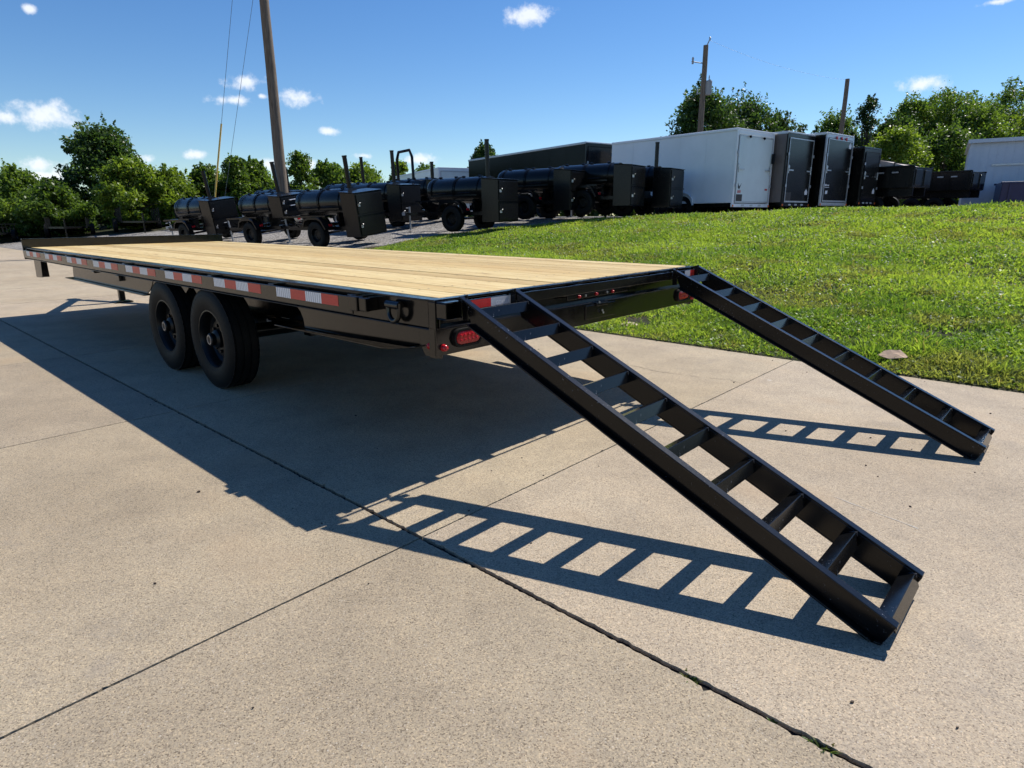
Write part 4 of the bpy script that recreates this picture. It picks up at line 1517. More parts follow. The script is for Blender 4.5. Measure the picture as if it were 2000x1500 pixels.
def far_hedge():
    """Low scrub closing the yard far behind the trailers."""
    rs = np.random.default_rng(77)
    n = 60000
    x = rs.uniform(-75, 85, n)
    y = 72 + 3.0 * rs.random(n) + 0.05 * np.abs(x)
    top = 1.5 + 1.3 * vnoise(x, y * 0, 0.35, 9) + 0.7 * vnoise(x, y * 0, 1.3, 10)
    z = 1.1 + top * rs.random(n) ** 0.8
    p = np.stack([x, y, z], -1)
    nrm = rs.normal(0, 1, (n, 3))
    nrm /= np.linalg.norm(nrm, axis=1)[:, None]
    t1 = np.cross(nrm, rs.normal(0, 1, (n, 3)))
    t1 /= np.linalg.norm(t1, axis=1)[:, None]
    t2 = np.cross(nrm, t1)
    sz = rs.uniform(0.12, 0.26, n)[:, None]
    vv = np.stack([p - t1 * sz, p + t2 * sz * 0.7, p + t1 * sz, p - t2 * sz * 0.7], 1)
    me = quads_mesh('far_hedge', vv)
    q = rs.random((n, 1))
    set_col(me, np.array([0.03, 0.06, 0.014]) * (1 - q) + np.array([0.10, 0.15, 0.03]) * q)
    me.materials.append(M['leaf'])
    tag(link('far_hedge', me), 'far low scrub closing the yard behind the trailers', 'hedge', kind='stuff')


far_hedge()

# ------------------------------------------------------------------ utility poles
def pole(x, y, z, top, r0, r1, label, fittings=False):
    root = empty('utility_pole', (x, y, z))
    tag(root, label, 'pole', 'wooden utility poles')
    m = MB()
    n = 9
    m.tube([(0.006 * math.sin(k * 2.1), 0, -0.3 + (top + 0.3) * k / (n - 1)) for k in range(n)], [r0 + (r1 - r0) * k / (n - 1) for k in range(n)], 20)
    m.build('shaft', M['pole'], root, smooth=50)
    if fittings:
        m = MB()
        m.tube([(0, 0, top - 0.72), (-0.50, -0.02, top - 0.66)], 0.022, 6)
        m.build('standoff_arm', M['wire'], root)
        m = MB()
        m.lathe([(0.001, -0.13), (0.05, -0.12), (0.035, -0.06), (0.06, -0.03), (0.035, 0.03), (0.055, 0.08), (0.03, 0.15), (0.001, 0.16)], 12, 'z', (-0.54, -0.02, top - 0.62))
        m.build('insulator', M['porcelain'], root, smooth=50)
        m = MB()
        m.tube([(0.02, 0, top - 0.05), (0.14, 0, top + 0.22)], 0.025, 6)
        m.lathe([(0.001, -0.06), (0.04, -0.05), (0.03, 0.0), (0.045, 0.05), (0.001, 0.10)], 10, 'z', (0.15, 0, top + 0.25))
        m.build('pin_insulator', M['porcelain'], root, smooth=50)
        m = MB()
        m.lathe([(0.001, 0), (0.13, 0.0), (0.14, 0.03), (0.14, 0.50), (0.145, 0.53), (0.12, 0.58), (0.001, 0.60)], 18, 'z', (0.22, -0.06, top - 2.0))
        m.box(0.06, 0.16, -0.09, -0.03, top - 1.9, top - 1.5)
        m.build('transformer', M['transformer'], root, smooth=40)
        m = MB()
        m.lathe([(0.001, 0), (0.03, 0), (0.022, 0.05), (0.03, 0.1), (0.015, 0.2), (0.001, 0.21)], 10, 'z', (0.22, -0.06, top - 1.40))
        m.build('bushing', M['porcelain'], root, smooth=50)
        m = MB()
        m.tube([(-0.1, -0.02, top - 1.95), (-0.24, -0.02, top - 1.92)], 0.02, 6)
        m.lathe([(0.001, 0), (0.03, 0), (0.03, 0.2), (0.001, 0.2)], 8, 'z', (-0.25, -0.02, top - 1.98))
        m.build('cutout_switch', M['porcelain'], root)
    return root


pole(-8.90, 25.4, float(terrain(-8.90, 25.4)), 12.2, 0.225, 0.135, 'thick wooden utility pole running out of the top of the picture')
pole(8.52, 30.0, 1.2, 7.2, 0.15, 0.105, 'wooden pole with transformer and insulators behind the white enclosed trailer', True)
pole(16.85, 34.0, 1.2, 6.6, 0.13, 0.10, 'plain dark pole standing behind the charcoal enclosed trailer')


def wire_run(name, a, b, sag, r, label, cat, group=None, guard=None):
    root = empty(name, a) if guard else None
    a_, b_ = Vector(a), Vector(b)
    pts = []
    for k in range(13):
        t = k / 12
        p = a_.lerp(b_, t)
        p.z -= sag * 4 * t * (1 - t)
        pts.append(p - a_ if root else p)
    m = MB()
    m.tube(pts, r, 6)
    if root:
        tag(root, label, cat, group)
        m.build('strand', M['wire'], root)
        g = MB()
        d = (b_ - a_)
        g.tube([d * 0.001, d * (guard / d.length)], 0.032, 10)
        g.build('guard', M['yellow_plastic'], root, smooth=60)
        return root
    return tag(m.build(name, M['wire']), label, cat, group)


wire_run('guy_wire', (-11.31, 24.1, float(terrain(-11.31, 24.1))), (-9.34, 25.40, 12.07), 0, 0.008, 'guy wire with yellow guard sleeve left of the big wooden pole', 'wire', 'guy wires', guard=4.2)
wire_run('guy_wire', (-12.1, 26.6, float(terrain(-12.1, 26.6))), (-8.97, 26.61, 12.07), 0, 0.008, 'bare guy wire nearest the big wooden pole', 'wire', 'guy wires')
wire_run('power_line', (8.67, 30.0, 8.6), (16.85, 34.0, 7.75), 0.25, 0.003, 'thin power line between the two right hand poles', 'wire')


# ------------------------------------------------------------------ smoker trailers
def tilt_matrix(x, y, z, az, tilt):
    e = 0.4
    gx = (float(terrain(x + e, y)) - float(terrain(x - e, y))) / (2 * e)
    gy = (float(terrain(x, y + e)) - float(terrain(x, y - e))) / (2 * e)
    nrm = Vector((-gx * tilt, -gy * tilt, 1)).normalized()
    xa = Vector((math.cos(az), math.sin(az), 0))
    xa = (xa - nrm * xa.dot(nrm)).normalized()
    ya = nrm.cross(xa)
    return Matrix(((xa.x, ya.x, nrm.x, x), (xa.y, ya.y, nrm.y, y), (xa.z, ya.z, nrm.z, z), (0, 0, 0, 1)))


SM = M['smoker_paint']
s_tyre = tyre_mesh(0.37, 0.21, 0.20, lugs=28)
s_rim = rim_mesh(0.20, 0.21)


def smoker(x, y, az, tilt, label, stack=0.85, box='tall', tank_len=2.15, stacks=1, arch=False, lift=0.0):
    z = float(terrain(x, y)) + lift
    root = empty('smoker_trailer', mat=tilt_matrix(x, y, z, az, tilt))
    tag(root, label, 'smoker', 'black barbecue smoker trailers')
    x1 = 0.72
    x0 = x1 - tank_len
    r, zc = 0.375, 1.17
    m = MB()
    prof = [(0.001, x0 - 0.13), (0.12, x0 - 0.125), (0.24, x0 - 0.09), (0.33, x0 - 0.03), (r, x0 + 0.06), (r, x1 + 0.04), (0.30, x1 + 0.05), (0.001, x1 + 0.05)]
    m.lathe(prof, 28, 'x', (0, 0, zc))
    m.build('tank', SM, root, smooth=35)
    # cooking doors: raised straps and seams over the near flank
    nd = 2
    for k in range(nd):
        xa = x0 + 0.18 + k * (tank_len - 0.35) / nd
        xb = xa + (tank_len - 0.35) / nd - 0.05
        d = MB()
        for (xp, ww) in ((xa, 0.03), (xb, 0.03)):
            pts = [(xp, -(r + 0.012) * math.cos(R(a)), zc + (r + 0.012) * math.sin(R(a))) for a in range(-22, 100, 12)]
            for p, q in zip(pts[:-1], pts[1:]):
                d.bar(p, q, ww, 0.012, up=(p[1] and 0, (p[1] + q[1]) / 2, (p[2] + q[2]) / 2 - zc))
        d.box(xa, xb, -(r + 0.02) * math.cos(R(-22)), -(r - 0.01) * math.cos(R(-22)), zc + r * math.sin(R(-22)) - 0.02, zc + r * math.sin(R(-22)) + 0.02)
        d.tube([(xa + 0.2, -(r + 0.06), zc - 0.08), (xb - 0.2, -(r + 0.06), zc - 0.08)], 0.013, 6)
        door = d.build('cooking_door', SM, root)
        for xh in (xa + 0.12, xb - 0.12):
            hmb = MB()
            hmb.tube([(xh - 0.05, -0.03, zc + r + 0.014), (xh + 0.05, -0.03, zc + r + 0.014)], 0.028, 8)
            hmb.build('hinge', SM, door)
    for k in range(stacks if stack > 0 else 0):
        sx = x1 - 0.12 - 0.5 * k
        m = MB()
        m.tube([(sx, 0.05, zc + r * 0.8), (sx, 0.05, zc + r + stack * (1 - 0.3 * k))], 0.062, 14)
        m.tube([(sx, 0.05, zc + r + stack * (1 - 0.3 * k) - 0.03), (sx, 0.05, zc + r + stack * (1 - 0.3 * k) + 0.01)], 0.07, 14)
        m.build('smokestack', SM, root, smooth=40)
    if arch:
        m = MB()
        pts = [(x0 + 0.35, 0, zc + r - 0.05), (x0 + 0.35, 0, zc + r + 0.72), (x0 + 0.46, 0, zc + r + 0.98), (x0 + 1.02, 0, zc + r + 1.02), (x0 + 1.13, 0, zc + r + 0.78), (x0 + 1.13, 0, zc + r - 0.05)]
        m.tube(pts, 0.055, 10)
        m.build('stack_arch', SM, root, smooth=50)
    # firebox and warming cabinet at the rear end
    bx0, bx1, bw = x1 + 0.055, x1 + 0.64, 0.50
    zb, zm, zt = (0.26, 0.84, 1.44)
    if box == 'upper':
        zb, zm = 0.80, 1.08
    m = MB()
    m.prism([(bx0, zb), (bx1, zb), (bx1, zt - 0.02), (bx0, zt + 0.03)], -bw, bw)
    cab = m.build('firebox', SM, root, bevel=0.012)
    m = MB()
    m.prism([(bx0 - 0.02, zt + 0.032), (bx1 + 0.025, zt - 0.018), (bx1 + 0.025, zt + 0.0), (bx0 - 0.02, zt + 0.05)], -bw - 0.025, bw + 0.025)
    m.build('cabinet_lid', SM, root, bevel=0.003)
    for za, zz in ((zb + 0.05, zm - 0.02), (zm + 0.03, zt - 0.06)):
        m = MB()
        m.box(bx1 + 0.002, bx1 + 0.022, -bw + 0.04, bw - 0.04, za, zz)
        dr = m.build('firebox_door', SM, root, bevel=0.005)
        m = MB()
        m.box(bx1 + 0.0225, bx1 + 0.06, -bw + 0.05, -bw + 0.10, (za + zz) / 2 - 0.05, (za + zz) / 2 + 0.02)
        m.tube([(bx1 + 0.06, -bw + 0.075, (za + zz) / 2), (bx1 + 0.10, -bw + 0.075, (za + zz) / 2 + 0.05)], 0.012, 6)
        m.build('latch', M['steel'], dr)
    m = MB()
    m.box(bx1 + 0.002, bx1 + 0.035, -bw, bw, zm - 0.012, zm + 0.022)
    m.build('door_rail', SM, root)
    if box == 'upper':
        for zz in (1.13, 1.30):
            m = MB()
            m.tube([(bx1 + 0.05, -0.2, zz), (bx1 + 0.05, 0.30, zz)], 0.014, 6)
            m.build('handle', M['steel'], root)
    # chassis
    m = MB()
    for s in (-1, 1):
        m.box(-1.75, bx0 + 0.3, s * 0.46 - 0.03, s * 0.46 + 0.03, 0.46, 0.56)
    for xx in (-1.72, -0.9, 0.2, bx0):
        m.box(xx - 0.03, xx + 0.03, -0.43, 0.43, 0.462, 0.558)
    for xx in (-1.0, 0.3):
        m.box(xx - 0.04, xx + 0.04, -0.28, 0.28, 0.56, 0.90)
    m.bar((-1.72, -0.45, 0.51), (-2.75, 0, 0.51), 0.06, 0.09)
    m.bar((-1.72, 0.45, 0.51), (-2.75, 0, 0.51), 0.06, 0.09)
    m.tube([(-0.1, -0.72, 0.37), (-0.1, 0.72, 0.37)], 0.035, 8)
    m.build('chassis', SM, root)
    m = MB()
    m.box(-2.85, -2.66, -0.05, 0.05, 0.47, 0.56)
    m.tube([(-2.55, 0.0, 0.02), (-2.55, 0.0, 0.74)], 0.028, 10)
    m.tube([(-2.55, 0.0, 0.70), (-2.55, -0.16, 0.70)], 0.011, 6)
    m.box(-2.63, -2.47, -0.08, 0.08, 0.0, 0.02)
    m.build('tongue_jack', M['grey_jack'], root)
    # front shelf along the near side
    m = MB()
    m.box(x0 - 0.1, x1 - 0.35, -0.78, -0.42, 0.86, 0.88)
    m.box(x0 - 0.1, x1 - 0.35, -0.80, -0.78, 0.85, 0.90)
    for xx in (x0, x1 - 0.5):
        m.bar((xx, -0.78, 0.86), (xx + 0.15, -0.47, 0.53), 0.03, 0.03)
    m.build('side_shelf', SM, root)
    for s in (-1, 1):
        f = MB()
        yo, yi = s * 0.90, s * 0.60
        path = [(-0.58, 0.60), (-0.46, 0.80), (-0.30, 0.86), (0.10, 0.86), (0.26, 0.80), (0.40, 0.56)]
        for p, q in zip(path[:-1], path[1:]):
            f.add([(p[0], yo, p[1]), (q[0], yo, q[1]), (q[0], yi, q[1]), (p[0], yi, p[1]), (p[0], yo, p[1] - 0.012), (q[0], yo, q[1] - 0.012), (q[0], yi, q[1] - 0.012), (p[0], yi, p[1] - 0.012)],
                  [(0, 1, 2, 3), (7, 6, 5, 4), (0, 4, 5, 1), (1, 5, 6, 2), (2, 6, 7, 3), (3, 7, 4, 0)])
            f.bar((p[0], yo, p[1] - 0.03), (q[0], yo, q[1] - 0.03), 0.008, 0.05)
        f.build('fender', SM, root)
        w = empty('wheel')
        w.parent = root
        w.location = (-0.1, s * 0.755, 0.37)
        w.rotation_euler = (0, 0.3 * (s + 2), 0 if s < 0 else math.pi)
        link('tyre', s_tyre, w)
        link('rim', s_rim, w)
    for s in (-1, 1):
        m = MB()
        m.box(0.42, 0.45, s * 0.72 - 0.05, s * 0.72 + 0.05, 0.60, 0.66)
        m.build('tail_lamp', M['red_lens'], root)
    return root


AZ = R(-35)
smoker(-11.0, 23.4, AZ, 1.25, 'leftmost black smoker trailer, behind the header of the flatbed deck', tank_len=2.0)
smoker(-7.75, 21.15, AZ, 1.2, 'smoker trailer with short upper cabinet and two rear handles', box='upper', stack=0.9, tank_len=1.9)
smoker(-4.93, 18.80, AZ, 1.3, 'tilted smoker trailer nearest the left end of the lawn', tank_len=2.15)
smoker(-4.45, 22.6, AZ, 0.4, 'smoker trailer half hidden behind the tilted one, tall stack', stack=1.0)
smoker(-3.35, 24.3, AZ, 0.3, 'smoker trailer carrying a square pipe arch over its tank', arch=True, stack=0.55)
smoker(-1.18, 19.42, AZ, 0.15, 'level smoker trailer standing at the lawn edge in the middle', stack=1.0)
smoker(0.95, 20.9, R(-34), 0.1, 'smoker trailer just right of the middle level one', stack=0.0, lift=0.05)
smoker(2.75, 20.6, R(-36), 0.1, 'second smoker trailer left of the white enclosed trailer', stack=0.0, lift=0.08)
smoker(4.15, 21.4, R(-38), 0.05, 'smoker trailer against the flank of the white enclosed trailer', stack=0.72, lift=0.03)
smoker(-9.6, 27.2, AZ, 0.6, 'far smoker trailer showing its stack behind the big wooden pole', stack=0.75)
smoker(-6.3, 26.3, AZ, 0.6, 'far smoker trailer showing its stack above the tilted one', stack=0.95)


# ------------------------------------------------------------------ enclosed cargo trailers
def cargo(x, y, z, az, W, L, z0, z1, skin, door_skin, trim, label, extra='', vnose=0.7, sections=6, lamps=3, group='enclosed cargo trailers', frame=None, roof=None):
    """Local x runs across the rear from the near corner, y runs forward; origin on the ground."""
    root = empty('enclosed_trailer', (x, y, z), az)
    tag(root, label, 'trailer', group)
    m = MB()
    arch = []
    ya, yb = L * 0.27, L * 0.27 + 1.75
    # side walls, floor, roof, nose
    plan = [(0, 0.0), (W, 0.0), (W, L), (W / 2, L + vnose), (0, L)]
    n = len(plan)
    vs = [(a, b, z0) for a, b in plan] + [(a, b, z1 - 0.06) for a, b in plan]
    m.add(vs, [tuple(range(n - 1, -1, -1)), tuple(range(n, 2 * n))] + [(k, (k + 1) % n, (k + 1) % n + n, k + n) for k in range(n)])
    body = m.build('body', M[skin], root, bevel=0.006)
    # wall panels, one per sheet
    pl = MB()
    for k in range(sections):
        y0_, y1_ = 0.06 + (L - 0.08) * k / sections, 0.06 + (L - 0.08) * (k + 1) / sections
        for xx in (-0.006, W + 0.001):
            q = MB()
            zlow = z0 + 0.02
            if ya < (y0_ + y1_) / 2 < yb:
                zlow = z0 + 0.42
            q.box(xx, xx + 0.005, y0_ + 0.006, y1_ - 0.006, zlow, z1 - 0.09)
            q.build('wall_panel', M[skin], root)
    # roof cove
    m = MB()
    for xx in (-0.03, W - 0.05):
        m.box(xx, xx + 0.08, -0.01, L, z1 - 0.085, z1 - 0.012)
    m.box(-0.012, W + 0.012, -0.02, L, z1 - 0.055, z1)
    m.build('roof', M[roof or trim], root, bevel=0.012)
    # fender arch and wheels
    f = MB()
    for xx in (-0.09, W + 0.02):
        pts = []
        for a in range(0, 181, 12):
            pts.append((xx + 0.035, (ya + yb) / 2 - math.cos(R(a)) * 0.84, z0 - 0.05 + 0.46 * math.sin(R(a)) ** 0.6))
        for p, q in zip(pts[:-1], pts[1:]):
            f.bar(p, q, 0.07, 0.03)
    f.build('fender', M[skin], root)
    for xx, s in ((-0.02, 0), (W + 0.02, 1)):
        for q in (-0.42, 0.42):
            w = empty('wheel')
            w.parent = root
            w.location = (xx + (0.1 if s == 0 else -0.1), (ya + yb) / 2 + q, 0.345)
            w.rotation_euler = (0, 0, R(-90) if s == 0 else R(90))
            w.scale = (0.93, 0.93, 0.93)
            link('tyre', s_tyre, w)
            link('rim', s_rim, w)
    m = MB()
    for xx in (0.25, W - 0.25):
        m.box(xx - 0.03, xx + 0.03, 0.05, L, z0 - 0.12, z0 - 0.002)
    for q in (-0.42, 0.42):
        m.tube([(0.1, (ya + yb) / 2 + q, 0.345), (W - 0.1, (ya + yb) / 2 + q, 0.345)], 0.04, 8)
    m.build('chassis', SM, root)
    m = MB()
    for s in (-1, 1):
        m.bar((W / 2 + s * 0.7, L, z0 - 0.06), (W / 2, L + 1.5, z0 - 0.06), 0.06, 0.1)
    m.tube([(W / 2, L + 1.2, 0.0), (W / 2, L + 1.2, z0 + 0.2)], 0.04, 8)
    m.build('tongue', SM, root)
    # rear frame, ramp door
    m = MB()
    m.box(-0.012, 0.085, -0.024, 0.03, z0 - 0.02, z1 - 0.06)
    m.box(W - 0.085, W + 0.012, -0.024, 0.03, z0 - 0.02, z1 - 0.06)
    m.box(0.0855, W - 0.0855, -0.024, 0.03, z1 - 0.17, z1 - 0.06)
    m.box(-0.012, W + 0.012, -0.03, 0.03, z0 - 0.13, z0 - 0.0205)
    m.build('rear_frame', M[frame or trim], root, bevel=0.006)
    m = MB()
    m.box(0.105, W - 0.105, -0.040, -0.0245, z0 + 0.03, z1 - 0.19)
    door = m.build('ramp_door', M[door_skin], root, bevel=0.004)
    m = MB()
    for a, b in ((0.098, 0.130), (W - 0.130, W - 0.098)):
        m.box(a, b, -0.052, -0.0405, z0 + 0.0, z1 - 0.19)
    m.box(0.1305, W - 0.1305, -0.052, -0.0405, z0 + 0.0, z0 + 0.05)
    m.box(0.1305, W - 0.1305, -0.052, -0.0405, z1 - 0.225, z1 - 0.19)
    m.build('door_frame', M['alu'] if trim != 'charcoal_skin' else M['charcoal_skin'], door)
    for xx in (0.075, W - 0.075):
        for zz in (0.22, 0.66):
            m = MB()
            m.box(xx - 0.035, xx + 0.035, -0.07, -0.0525, z0 + (z1 - z0) * zz, z0 + (z1 - z0) * zz + 0.09)
            m.build('hinge', M['alu'], door)
    zl = z0 + (z1 - z0) * 0.46
    for xx, d in ((0.16, 1), (W - 0.16, -1)):
        m = MB()
        m.tube([(xx, -0.06, zl - 0.10), (xx, -0.06, zl + 0.16)], 0.016, 8)
        m.box(xx - 0.02, xx + d * 0.30, -0.078, -0.060, zl - 0.02, zl + 0.02)
        m.box(xx - 0.05, xx + 0.05, -0.07, -0.0525, zl + 0.05, zl + 0.14)
        m.build('latch', M['steel'], door)
    for k in range(lamps):
        m = MB()
        xc = W * (0.27 + 0.23 * k)
        m.prism([(xc + a * 0.9, z0 - 0.075 + b * 0.6) for a, b in stadium(0.10, 0.045, 5)], -0.040, -0.0305)
        m.build('bumper_lamp', M['alu'] if k < 3 else M['red_lens'], root)
    for xx in (0.02, W - 0.02):
        m = MB()
        m.box(xx - 0.03, xx + 0.03, -0.045, -0.0305, z0 - 0.12, z0 - 0.06)
        m.build('corner_reflector', M['amber_lens'], root)

    def decal(name, poly, mat_):
        d = MB()
        d.prism(poly, -0.0428, -0.0405)
        d.build(name, M[mat_], door)
    if extra == 'white':
        cx, cz = 0.30, z0 + 0.48
        decal('wing_emblem', [(cx - 0.09, cz + 0.13), (cx - 0.08, cz - 0.02), (cx + 0.0, cz - 0.07), (cx + 0.12, cz + 0.12), (cx + 0.02, cz + 0.03), (cx - 0.02, cz + 0.03)], 'decal_black')
        for k in range(3):
            decal('emblem_mark', [(cx - 0.09 + 0.065 * k, cz - 0.18), (cx - 0.045 + 0.065 * k, cz - 0.18), (cx - 0.035 + 0.065 * k, cz - 0.10), (cx - 0.08 + 0.065 * k, cz - 0.09)], 'decal_red')
        decal('red_sticker', [(W - 0.36, z0 + 0.40), (W - 0.20, z0 + 0.40), (W - 0.20, z0 + 0.46), (W - 0.36, z0 + 0.46)], 'decal_red')
        decal('plate_holder', [(0.10, z0 + 0.02), (0.50, z0 + 0.02), (0.50, z0 + 0.26), (0.10, z0 + 0.26)], 'decal_black')
        for xx in (0.62, 1.45):
            m = MB()
            m.tube([(xx, -0.075, z1 - 0.20), (xx + 0.02, -0.11, z1 - 0.26)], 0.035, 8)
            m.build('door_bumper', M['rubber'], root)
        m = MB()
        m.tube([(W - 0.10, -0.10, z0 + 1.55), (W - 0.13, -0.12, z0 + 1.25)], 0.05, 8)
        m.build('strap_roll', M['rubber'], root)
    if extra in ('badge', 'script', 'small'):
        cx, cz = W - 0.30, z0 + (0.33 if extra != 'script' else (z1 - z0) - 0.38)
        decal('badge', [(cx - 0.09, cz - 0.07), (cx + 0.09, cz - 0.07), (cx + 0.10, cz + 0.03), (cx, cz + 0.13), (cx - 0.10, cz + 0.03)], 'decal_white')
        if extra == 'badge':
            decal('plate_holder', [(0.14, z0 + 0.06), (0.50, z0 + 0.06), (0.50, z0 + 0.32), (0.14, z0 + 0.32)], 'decal_black')
    if extra == 'script':
        for k, (a, b, c, d) in enumerate(((0.02, 0.10, 0.52, 0.60), (0.12, 0.17, 0.53, 0.58), (0.18, 0.22, 0.53, 0.58), (0.24, 0.31, 0.53, 0.58), (0.0, 0.34, 0.47, 0.495), (0.08, 0.24, 0.26, 0.38))):
            decal('script_mark', [(0.18 + a, z0 + c), (0.18 + b, z0 + c + 0.01), (0.19 + b, z0 + d), (0.19 + a, z0 + d - 0.01)], 'decal_white')
        for k in range(3):
            m = MB()
            m.lathe([(0.001, -0.075), (0.05, -0.07), (0.06, -0.0425)], 10, 'y', (W * (0.32 + 0.18 * k), 0, z1 - 0.155))
            m.build('roof_marker_lamp', M['red_lens'], root)
    return root


G = 1.2
HA = math.atan2(0.636, 0.772)
cargo(6.97, 20.5, G, HA, 2.20, 5.1, 0.44, 2.66, 'white_skin', 'white_door', 'white_skin', 'large white enclosed cargo trailer with white ramp door', 'white', sections=5)
cargo(9.02, 21.66, G, HA, 1.84, 4.3, 0.47, 2.70, 'bronze_skin', 'charcoal_skin', 'alu', 'bronze enclosed cargo trailer right of the large white one', 'badge', sections=4, frame='charcoal_skin')
cargo(10.77, 22.67, G, HA, 2.08, 4.6, 0.50, 2.78, 'black_skin', 'charcoal_skin', 'alu', 'black enclosed cargo trailer with silver door frame and white badge', 'script', sections=4)
cargo(12.72, 23.8, G, HA, 1.42, 3.4, 0.55, 2.42, 'black_skin', 'charcoal_skin', 'charcoal_skin', 'smallest black enclosed trailer, lower than its row', 'small', sections=3)
cargo(2.88, 25.5, G, math.atan2(0.54, 0.842), 2.3, 9.3, 0.45, 2.82, 'black_skin', 'charcoal_skin', 'charcoal_skin', 'long black enclosed trailer behind the smokers', 'badge', sections=8, roof='alu')
cargo(-3.86, 35.0, G, math.atan2(0.43, 0.9), 2.3, 9.0, 0.45, 2.60, 'white_skin', 'white_door', 'white_skin', 'far white enclosed trailer low behind the smokers', '', sections=8)


# ------------------------------------------------------------------ dump trailers, building, dumpster
def dump_trailer(x, y, z, az, W, L, z0, z1, label, tarp):
    root = empty('dump_trailer', (x, y, z), az)
    tag(root, label, 'dump trailer', 'black dump trailers')
    BPd = SM
    m = MB()
    for xx in (0, W - 0.04):
        m.box(xx, xx + 0.04, 0.05, L, z0, z1)
    m.box(0.0405, W - 0.0405, L - 0.04, L, z0, z1)
    m.box(0.0405, W - 0.0405, 0.05, L - 0.0405, z0, z0 + 0.04)
    bodyo = m.build('box', BPd, root, bevel=0.006)
    for k in range(7):
        for xx in (-0.051, W + 0.001):
            m = MB()
            yy = 0.15 + k * (L - 0.3) / 6
            m.box(xx, xx + 0.05, yy - 0.04, yy + 0.04, z0, z1 - 0.08)
            m.build('side_rib', BPd, root)
    m = MB()
    m.box(-0.07, W + 0.07, 0.02, L, z1 - 0.075, z1 + 0.005)
    m2 = MB()
    for xx in (-0.07, W - 0.045):
        m2.box(xx, xx + 0.115, 0.0, L + 0.02, z1 + 0.0005, z1 + 0.06)
    m2.build('top_rail', BPd, root, bevel=0.006)
    for k in range(2):
        m = MB()
        a, b = (0.02, W / 2 - 0.02) if k == 0 else (W / 2 + 0.02, W - 0.02)
        m.box(a, b, -0.005, 0.045, z0 + 0.02, z1)
        d = m.build('barn_door', BPd, root, bevel=0.004)
        m = MB()
        m.box(a + 0.12, b - 0.12, -0.035, -0.0055, z0 + 0.08, z1 - 0.08)
        m.build('door_panel', M['charcoal_skin'], d, bevel=0.01)
    m = MB()
    for xx in (0.3, W - 0.3):
        m.box(xx - 0.05, xx + 0.05, 0.05, L + 0.6, z0 - 0.30, z0 - 0.002)
    for q in (-0.45, 0.45):
        m.tube([(0.1, L * 0.4 + q, 0.37), (W - 0.1, L * 0.4 + q, 0.37)], 0.05, 8)
        m.box(0.25, 0.35, L * 0.4 + q - 0.05, L * 0.4 + q + 0.05, 0.37, z0 - 0.3)
        m.box(W - 0.35, W - 0.25, L * 0.4 + q - 0.05, L * 0.4 + q + 0.05, 0.37, z0 - 0.3)
    m.build('chassis', BPd, root)
    for xx, s in ((0.1, 0), (W - 0.1, 1)):
        for q in (-0.45, 0.45):
            w = empty('wheel')
            w.parent = root
            w.location = (xx, L * 0.4 + q, 0.37)
            w.rotation_euler = (0, 0, R(-90) if s == 0 else R(90))
            link('tyre', s_tyre, w)
            link('rim', s_rim, w)
    for k, yy in enumerate((0.5, 1.0, L * 0.6)):
        m = MB()
        m.box(-0.09, -0.0515, yy, yy + 0.22, z1 - 0.20, z1 - 0.15)
        m.build('side_reflector', M['grey_jack'], root)
    if tarp:
        m = MB()
        pts = []
        nseg = 10
        for k in range(nseg + 1):
            yy = 0.4 + (L - 1.2) * k / nseg
            hh = z1 + 0.07 + 0.30 * math.sin(math.pi * k / nseg)
            pts.append((yy, hh))
        for (y0_, h0), (y1_, h1) in zip(pts[:-1], pts[1:]):
            m.add([(0.05, y0_, h0), (W - 0.05, y0_, h0), (W - 0.05, y1_, h1), (0.05, y1_, h1), (0.05, y0_, h0 - .25), (W - 0.05, y0_, h0 - .25), (W - 0.05, y1_, h1 - .25), (0.05, y1_, h1 - .25)],
                  [(0, 1, 2, 3), (0, 4, 7, 3), (1, 5, 6, 2)])
        m.build('load_cover', M['tarp'], root, smooth=40)
        for k in range(1, nseg, 2):
            m = MB()
            yy, hh = pts[k]
            m.bar((0.04, yy, hh + 0.015), (W - 0.04, yy, hh + 0.015), 0.05, 0.02)
            m.bar((0.035, yy, hh + 0.015), (0.035, yy, z1), 0.05, 0.02, up=(0, 1, 0))
            m.build('cover_bow', BPd, root)
    return root


dump_trailer(14.75, 24.0, G, HA, 1.80, 4.4, 1.02, 1.74, 'black dump trailer with arched pale cover right of the cargo trailers', True)
dump_trailer(19.00, 27.0, G, HA, 1.85, 4.2, 1.03, 1.75, 'black dump trailer in front of the white metal building', False)


def shed():
    az = R(-34)
    root = empty('metal_building', (20.95, 30.2, G), az)
    tag(root, 'white metal building with ribbed siding at the right picture edge', 'building')
    L, D, H = 14.0, 8.0, 3.25
    m = MB()
    m.box(0, L, 0, D, -0.2, H)
    m.build('wall', M['shed_white'], root)
    rb = MB()
    rb.box(-0.02, 0.02, -0.022, -0.001, 0, H - 0.05)
    rbm = rb.mesh('siding_rib', M['shed_white'])
    for k in range(46):
        link('siding_rib', rbm, root, loc=(0.15 + 0.3 * k, 0, 0))
    m = MB()
    m.prism([(-0.15, H + 0.001), (D + 0.15, H + 0.001), (D + 0.15, H + 0.05), (-0.15, H + 0.05)], -0.12, L + 0.12, axis='x')
    m.build('roof', M['shed_roof'], root)
    m = MB()
    m.box(-0.1, L + 0.1, -0.20, -0.16, H - 0.10, H + 0.06)
    m.build('gutter', M['shed_white'], root)
    for k in range(4):
        m = MB()
        m.box(0.9 + 3.2 * k, 2.4 + 3.2 * k, -0.06, -0.023, 2.15, 2.23)
        m.build('window_rail', M['alu'], root)
    return root


shed()


